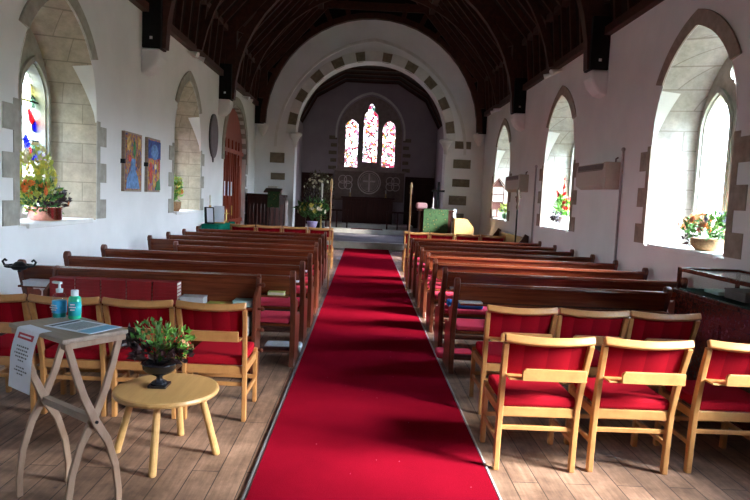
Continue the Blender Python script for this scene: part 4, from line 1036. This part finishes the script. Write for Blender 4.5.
# hymn board
t = thing('hymn_board', 'small gabled wooden hymn board with number cards in the far right window', 'hymn board', (RX+.08, 16.46, 1.36)); t.scale = (.86, 1, .92)
M['hymn'] = wood('light_oak_board', (.035, .012, .006), (.06, .022, .010), .4, (12, 12, 2))
G().prism([(-.17, .10), (.17, .10), (.17, .75), (.0, .98), (-.17, .75)], 'y', .0, .03).build('backboard', 'darkwood', t)
g = G(); g.box(-.19, -.16, -.02, .03, .08, .77).box(.16, .19, -.02, .03, .08, .77)
for z in (.08, .30, .52, .74): g.box(-.19, .19, -.02, .03, z, z+.03)
g.sweep([(-.2, .0, .77), (0, .0, 1.0)], .05, .035, (0, 1, 0)).sweep([(0, .0, 1.0), (.2, .0, .77)], .05, .035, (0, 1, 0))
g.build('frame', 'hymn', t)
G().box(-.03, .03, 0, .03, -.15, .1).build('foot', 'hymn', t)
G().box(-.13, .13, -.05, .08, -.15, -.11).build('base_block', 'hymn', t)
def digit(g, ch, x, z, w, h, y0, y1, th):
    seg = {'a': (0, 1, 1, 1), 'b': (1, .5, 1, 1), 'c': (1, 0, 1, .5), 'd': (0, 0, 1, 0), 'e': (0, 0, 0, .5), 'f': (0, .5, 0, 1), 'g': (0, .5, 1, .5)}
    for k in {'1': 'bc', '2': 'abged', '0': 'abcdef', '6': 'afgedc', '3': 'abgcd', '8': 'abcdefg', '5': 'afgcd'}[ch]:
        xa, za, xb, zb = seg[k]; xa, xb = x+xa*w, x+xb*w; za, zb = z+za*h, z+zb*h
        g.box(min(xa, xb)-th, max(xa, xb)+th, y0, y1, min(za, zb)-th, max(za, zb)+th)
for z, s in ((.555, '161'), (.335, '120')):
    for i, ch in enumerate(s):
        x = -.15+i*.10; G().box(x, x+.092, -.012, -.002, z, z+.17).build('number_card', 'greybox', t)
        g = G(); digit(g, ch, x+.026, z+.03, .04, .11, -.016, -.012, .007); g.build('card_number', 'iron', t)

# ------------------------------------------------------------------ churchwarden staves
for x, y, sd in ((-.605, 10.45, 'left'), (.82, 10.55, 'right')):
    t = thing('warden_staff', 'slim wooden staff with pale finial at the pew end %s of the carpet' % sd, 'staff', (x+(.03 if sd == 'left' else -.03), y, .0))
    G().tube([(0, 0, 0), (0, 0, 1.70)], .014, 8).build('pole', 'beech', t)
    G().lathe([(.015, 1.70), (.022, 1.72), (.018, 1.80), (.026, 1.84), (.010, 1.90), (0, 1.91)], (0, 0, 0), 10).build('finial', 'pine', t, smooth=True)
    G().box(-.025, .025, -.02, .02, .6, .63).build('bracket', 'brass', t)
# processional staff with brass head at right wall
t = thing('processional_staff', 'dark pole with an ornate brass head standing against the right wall', 'staff', (3.12, 12.44, 0))
G().tube([(0, 0, .03), (0, 0, 1.55)], .018, 8).build('pole', 'iron', t); G().lathe([(.14, 0), (.13, .02), (.03, .04), (.02, .1)], (0, 0, 0), 16).build('foot', 'iron', t)
G().lathe([(.018, 1.5), (.035, 1.55), (.02, 1.62), (.045, 1.70), (.03, 1.80), (.04, 1.86), (.015, 1.92), (.0, 1.96)], (0, 0, 0), 12).build('head', 'bronze', t, smooth=True)
G().box(-.06, .06, -.012, .012, 1.74, 1.77).build('cross_bar', 'bronze', t)

# ------------------------------------------------------------------ left front: green table, its display
TX, TY, TZ = -3.115, 13.2, .93
t = thing('cloth_covered_table', 'table under a green cloth near the red door at the left wall', 'table', (TX, TY, 0))
for x in (-.15, .15):
    for y in (-.72, .72): G().box(x-.02, x+.02, y-.02, y+.02, 0, TZ-.03).build('leg', 'darkwood', t)
G().box(-.18, .175, -.76, .76, TZ-.03, TZ-.01).build('tabletop', 'darkwood', t)
g = G(); n = 64; top = []; bot = []
for i in range(n):
    a = 2*PI*(i+.5)/n; c, s = math.cos(a), math.sin(a); k = 1/max(abs(c), abs(s)); u, v = c*k, s*k
    top.append((-.005+u*.19, v*.78, TZ-.005)); w = 1+.05*math.sin(i*1.7)
    bot.append((max(-.205, -.005+u*.196*w), v*.79*(1+.012*math.sin(i*1.7)), .42))
g.add(top+bot, [tuple(range(n))]+[(i, (i+1) % n, n+(i+1) % n, n+i) for i in range(n)])
cl_ = g.build('tablecloth', 'green', None, loc=(TX, TY, 0)); tag(cl_, 'plain deep green cloth draped over the table near the red door', 'tablecloth')
t = thing('framed_print', 'white card in a dark frame propped on the green cloth', 'picture', (-3.17, 12.60, TZ), 0)
G().sweep([(0, 0, 0), (-.03, .05, .34)], .20, .02, (1, -.1, 0)).build('frame', 'iron', t); G().sweep([(.02, -.014, .03), (-.01, .036, .32)], .13, .012, (1, -.1, 0)).build('card', 'paper', t)
t = thing('candlestick', 'white candle in a holder on the green cloth beside the left wall', 'candle', (-3.24, 12.9, TZ))
G().lathe([(.05, 0), (.05, .02), (.015, .04), (.015, .3), (.03, .36), (.02, .37)], (0, 0, 0), 12).build('holder', 'brass', t); G().lathe([(.022, .37), (.022, .58), (0, .59)], (0, 0, 0), 12).build('candle', 'candle', t)
t = thing('leaflet_stack', 'white leaflets in a stand on the green cloth', 'leaflets', (-3.08, 13.0, TZ)); G().sweep([(0, 0, 0.02), (-.02, .08, .36)], .22, .02, (1, .1, 0)).build('leaflets', 'paper', t); G().box(-.12, .12, -.03, .09, 0, .02).build('stand', 'pine', t)
t = thing('brass_figure', 'small brass cross standing at the aisle side of the green cloth', 'cross', (-3.02, 13.45, TZ)); G().lathe([(.06, 0), (.05, .02), (.02, .04), (.015, .28), (0, .28)], (0, 0, 0), 12).build('stem', 'brass', t); G().box(-.07, .07, -.012, .012, .18, .21).build('arm', 'brass', t)

# ------------------------------------------------------------------ pulpit, left
t = thing('pulpit', 'dark panelled oak pulpit at the left of the chancel arch', 'pulpit', (0, 0, 0))
ppoly = [(-3.25, 17.0), (-2.62, 17.0), (-2.28, 17.25), (-2.28, 17.9), (-3.25, 17.9)]
G().prism(ppoly, 'z', 0, 1.50).build('body', 'darkwood', t)
def off(poly, d):
    cx = sum(p[0] for p in poly)/len(poly); cy = sum(p[1] for p in poly)/len(poly)
    return [(cx+(x-cx)*(1+d), cy+(y-cy)*(1+d)) for x, y in poly]
G().prism([(max(x, -3.32), y) for x, y in off(ppoly, .05)], 'z', 1.50, 1.58).build('cornice', 'darkwood', t, bevel=.012)
G().prism([(max(x, -3.32), y) for x, y in off(ppoly, .05)], 'z', 0, .12).build('plinth', 'darkwood', t, bevel=.012)
for i in range(6):
    x = -3.2+i*.10; G().tube([(x+.03, 16.985, .55), (x+.03, 16.985, 1.30)], .014, 6).build('tracery_bar', 'mahog', t)
for k in range(3):
    f0, f1 = k/3+.06, k/3+.28; p0 = Vector((-2.62, 17.0)).lerp(Vector((-2.28, 17.25)), f0); p1 = Vector((-2.62, 17.0)).lerp(Vector((-2.28, 17.25)), f1)
    nx = Vector((.25, -.34)).normalized()*.015*1
    G().prism([(p0.x, p0.y), (p1.x, p1.y), (p1.x+nx.x, p1.y+nx.y), (p0.x+nx.x, p0.y+nx.y)], 'z', .3, 1.30).build('panel_bar', 'mahog', t)
G().prism([(16.95, 1.62), (17.35, 1.72), (17.35, 1.75), (16.95, 1.65)], 'x', -2.80, -2.34).build('book_desk', 'darkwood', t)
G().box(-2.64, -2.50, 17.08, 17.16, 1.56, 1.66).build('desk_bracket', 'darkwood', t)
o = G().box(-2.68, -2.36, 16.925, 16.94, 1.22, 1.66).build('pulpit_fall', 'brocade'); tag(o, 'green and gold brocade cloth hanging from the pulpit book desk', 'pulpit fall')
book('large_book', 'darkwood', -2.57, 17.16, 1.755, .26, .2, .05, 'large dark book on the pulpit desk')
# white post beside pulpit
o = G().box(-2.20, -2.13, 16.97, 17.02, 0, 1.42).build('white_board', 'whitepaint', bevel=.01); tag(o, 'bright white upright board standing beside the pulpit', 'board')
# chancel flowers on a pedestal & paschal candle
t = thing('flower_pedestal', 'large arrangement of yellow and white flowers on a pale pedestal left of the chancel step', 'flowers', (-1.52, 18.0, 0))
G().lathe([(.18, 0), (.16, .05), (.07, .10), (.06, .60), (.12, .68), (.17, .84), (.15, .84), (0, .75)], (0, 0, 0), 18).build('pedestal_vase', 'lilac', t, smooth=True)
foliage((0, 0, 1.18), (.46, .30, .30), 420, .15, .06, (0, 0, .85)).build('leaves', 'leaf', t)
foliage((0, 0, 1.45), (.30, .25, .35), 130, .15, .05, (0, 0, .85)).build('dark_leaves', 'leafdark', t)
stems((0, 0, 1.2), (.42, .28, .50), 30, (0, 0, .85), .004).build('stems', 'leaf', t)
blooms(t, (0, -.08, 1.18), (.40, .22, .24), 16, .085, 'yellow', 'yellow_blossom'); blooms(t, (0, -.1, 1.15), (.42, .22, .18), 10, .08, 'cream', 'cream_blossom')
t = thing('dried_tree', 'tall spray of dark dried foliage behind the chancel flowers', 'foliage', (-1.55, 20.6, .2))
G().lathe([(.2, 0), (.24, .3), (.2, .5), (0, .4)], (0, 0, 0), 16).build('urn', 'iron', t, smooth=True)
stems((0, 0, 1.3), (.5, .3, 1.0), 40, (0, 0, .4), .006).build('stems', 'dryflower', t); foliage((0, 0, 1.5), (.55, .4, .75), 520, .11, .05, (0, 0, .4)).build('leaves', 'dryflower', t)
blooms(t, (0, -.1, 1.7), (.5, .3, .45), 26, .06, 'cream', 'dried_blossom')
t = thing('paschal_candle', 'tall white paschal candle on a brass stand behind the chancel flowers', 'candle', (-1.38, 19.6, .2))
G().lathe([(.16, 0), (.15, .03), (.03, .08), (.025, 1.0), (.05, 1.02), (.03, 1.08), (.07, 1.12), (.05, 1.16)], (0, 0, 0), 14).build('stand', 'brass', t, smooth=True); G().lathe([(.035, 1.16), (.035, 1.78), (0, 1.80)], (0, 0, 0), 14).build('candle', 'candle', t)

# ------------------------------------------------------------------ right front: altar table, lectern, cross
t = thing('nave_altar', 'dark oak reading desk carrying a green brocade frontal right of the aisle', 'altar', (1.98, 17.1, 0))
G().box(-.50, .50, -.25, .25, 1.30, 1.36).build('top', 'darkwood', t, bevel=.01); G().box(-.45, .45, -.22, .22, .08, 1.30).build('body', 'darkwood', t); G().box(-.5, .5, -.25, .25, 0, .08).build('plinth', 'darkwood', t)
o = G().box(-.34, .34, -.275, -.258, .40, 1.375).add([(-.34, -.275, 1.378), (.34, -.275, 1.378), (.34, .1, 1.363), (-.34, .1, 1.363)], [(0, 1, 2, 3)]).build('altar_frontal', 'brocade', loc=(1.98, 17.1, 0)); tag(o, 'green patterned frontal hanging down the dark desk right of the aisle', 'frontal')
t = thing('standing_cross', 'tall dark wooden cross standing behind the green frontal', 'cross', (2.12, 17.75, 0))
G().box(-.035, .035, -.03, .03, .05, 2.15).build('shaft', 'iron', t); G().box(-.18, .18, -.025, .025, 1.86, 1.92).build('cross_arm', 'iron', t); G().box(-.2, .2, -.2, .2, 0, .05).build('foot', 'iron', t)
t = thing('crucifix_figure', 'small silver candlestick on the desk with the green frontal', 'candlestick', (1.92, 17.2, 1.38)); G().lathe([(.06, 0), (.05, .02), (.015, .05), (.03, .12), (.015, .16), (.03, .25), (0, .34)], (0, 0, 0), 12).build('stick', 'pipe', t, smooth=True)
o = G().box(-.16, .16, -.1, .1, 0, .17).build('cushion', 'lilac', bevel=.05, loc=(1.62, 17.35, 1.362)); M['pinkc'] = fabric('dusky_pink', (.45, .25, .27)); o.data.materials[0] = M['pinkc']; tag(o, 'dusky pink cushion on the left end of the dark desk', 'cushion')
t = thing('white_cloth', 'small white cloth hanging off the right end of the dark desk', 'cloth', (2.46, 16.98, 0)); G().prism([(0, 1.37), (.10, 1.40), (.09, 1.22), (.14, 1.08), (.06, 1.05), (.02, 1.2)], 'y', -.01, .0).build('cloth', 'paper', t)
t = thing('pale_lectern', 'pale birch box lectern with a slanting side, right of the green frontal', 'lectern', (2.70, 16.3, 0))
G().prism([(-.27, 0), (.25, 0), (.25, .60), (.25, .92), (.05, 1.15), (-.27, 1.15)], 'y', -.015, .015).build('side_panel', 'pine', t); G().prism([(-.27, 0), (.0, 0), (.0, .6), (.25, .92), (.05, 1.15), (-.27, 1.15)], 'y', .40, .43).build('side_panel', 'pine', t)
G().box(-.27, -.24, 0, .42, 0, 1.15).build('front_panel', 'pine', t); G().box(-.24, .05, .0, .42, 1.12, 1.15).build('top', 'pine', t); G().box(-.24, .24, .0, .42, .55, .58).build('shelf', 'pine', t)
t = thing('low_stand', 'low black stand beside the pale lectern', 'stand', (3.02, 15.9, 0)); G().box(-.28, .24, -.15, .15, .62, .68).build('top', 'iron', t)
for x in (-.24, .2): G().box(x, x+.03, -.13, .13, 0, .62).build('leg', 'iron', t)
# dark bench along the right wall
t = thing('wall_bench', 'dark sideways oak bench along the right wall before the far window', 'bench', (3.16, 13.9, 0))
G().box(.22, .27, -1.3, 1.3, .1, .92).build('backrest', 'pewdark', t, bevel=.006); G().box(-.25, .22, -1.25, 1.25, .40, .44).build('seat', 'pewdark', t); 
for y in (-1.3, 1.25): G().prism([(-.27, 0), (.28, 0), (.28, .96), (.2, 1.0), (.14, .9), (-.05, .66), (-.27, .62)], 'y', y, y+.05).build('bench_end', 'pewdark', t, bevel=.006)
o = G().box(-.16, .16, -.6, .6, 0, .05).build('bench_cushion', 'pewred', bevel=.015, loc=(3.12, 14.45, .441)); tag(o, 'red cushion on the dark bench at the right wall', 'cushion')

# ------------------------------------------------------------------ chancel east end
t = thing('high_altar', 'dark draped high altar below the east window', 'altar', (.12, 25.9, .52))
G().box(-1.05, 1.05, -.38, .38, 0, 1.02).build('body', 'darkwood', t); G().box(-1.12, 1.12, -.42, .42, 1.02, 1.10).build('altar_top', 'darkwood', t, bevel=.01)
for i in range(4):
    G().box(-.98+i*.5, -.56+i*.5, -.395, -.38, .12, .9).build('front_panel', 'darkwood', t, bevel=.01)
for x in (-.75, .75):
    t = thing('altar_candlestick', 'small candlestick on the %s end of the high altar' % ('left' if x < 0 else 'right'), 'candlestick', (.12+x, 25.85, 1.62), 0, 'candlesticks on the high altar'); G().lathe([(.06, 0), (.015, .04), (.02, .12), (.04, .16), (0, .16)], (0, 0, 0), 10).build('stick', 'brass', t, smooth=True); G().lathe([(.015, .16), (.015, .32), (0, .32)], (0, 0, 0), 8).build('candle', 'candle', t)
# reredos
t = thing('reredos', 'carved stone reredos with central cross and two quatrefoil roundels', 'reredos', (.15, EY-.005, 0))
G().box(-1.5, 1.5, -.12, 0, 1.45, 2.72).build('slab', 'reredos', t, bevel=.01)
def ringg(cx, cz, r, w):
    g = G(); g.tube([(cx+r*math.cos(a), -.13, cz+r*math.sin(a)) for a in [2*PI*i/28 for i in range(29)]], w, 6, False); return g
G().prism([(.36*math.cos(2*PI*i/24), 2.25+.36*math.sin(2*PI*i/24)) for i in range(24)], 'y', -.135, -.12).build('roundel_field', 'relief', t)
ringg(0, 2.25, .48, .03).build('roundel', 'carving', t); ringg(0, 2.25, .40, .015).build('roundel', 'carving', t)
G().box(-.035, .035, -.16, -.11, 1.85, 2.62).box(-.26, .26, -.16, -.11, 2.26, 2.33).build('cross', 'carving', t)
for c in (-1.02, 1.02):
    g = G()
    for k in range(4):
        a = PI/4+k*PI/2; g.tube([(c+.17*math.cos(a)+.17*math.cos(b), -.13, 2.22+.17*math.sin(a)+.17*math.sin(b)) for b in [2*PI*i/16 for i in range(17)]], .018, 5, False)
    g.build('quatrefoil', 'carving', t)
G().box(-1.55, 1.55, -.15, 0, 2.70, 2.78).build('cornice', 'relief', t, bevel=.01)
for s, x0, x1 in (('left', CX-CHW+.02, -1.42), ('right', 1.70, CX+CHW-.02)):
    t = thing('wall_panelling', 'dark oak panelling on the east wall %s of the high altar' % s, 'panelling', ((x0+x1)/2, EY-.02, .36)); w = (x1-x0)/2
    G().box(-w, w, -.06, 0, 0, 2.12).build('board', 'darkwood', t); G().box(-w, w, -.10, 0, 2.12, 2.2).build('cornice', 'darkwood', t)
    for i in range(3): G().box(-w+.06+i*(2*w-.06)/3, -w+i*(2*w-.06)/3+(2*w-.06)/3, -.075, -.06, .2, 1.9).build('panel', 'darkwood', t, bevel=.01)
t = thing('communion_rail', 'dark altar rail across the sanctuary step', 'rail', (.12, 24.45, .36))
for s in (-1, 1):
    G().box(min(s*.75, s*2.6), max(s*.75, s*2.6), -.04, .04, .66, .72).build('hand_rail', 'darkwood', t)
    for i in range(5): G().box(s*(.8+i*.42)-.03, s*(.8+i*.42)+.03, -.03, .03, 0, .66).build('baluster', 'darkwood', t)
o = G().box(-.62, .62, 23.7, 24.4, .361, .368).build('sanctuary_mat', 'maroon', loc=(.12, 0, 0)); tag(o, 'dark red mat before the high altar', 'mat')
for s, x in (('left', -2.2), ('right', 2.4)):
    t = thing('choir_stall', 'dark oak choir stall on the %s side of the chancel' % s, 'choir stall', (x, 21.6, .2)); sg = -1 if s == 'left' else 1
    G().box(-.03, .03, -1.2, 1.2, 0, .95).build('desk_front', 'darkwood', t); G().box(-.22, .10, -1.2, 1.2, .95, .98).build('desk_top', 'darkwood', t); G().box(min(sg*.25, sg*.5), max(sg*.25, sg*.5), -1.2, 1.2, .38, .42).build('seat', 'darkwood', t)
    G().prism([(-.25, 0), (.5, 0), (.5, 1.1), (-.25, .98)] if sg > 0 else [(-.5, 0), (.25, 0), (.25, .98), (-.5, 1.1)], 'y', -1.26, -1.2).build('stall_end', 'darkwood', t, bevel=.01)
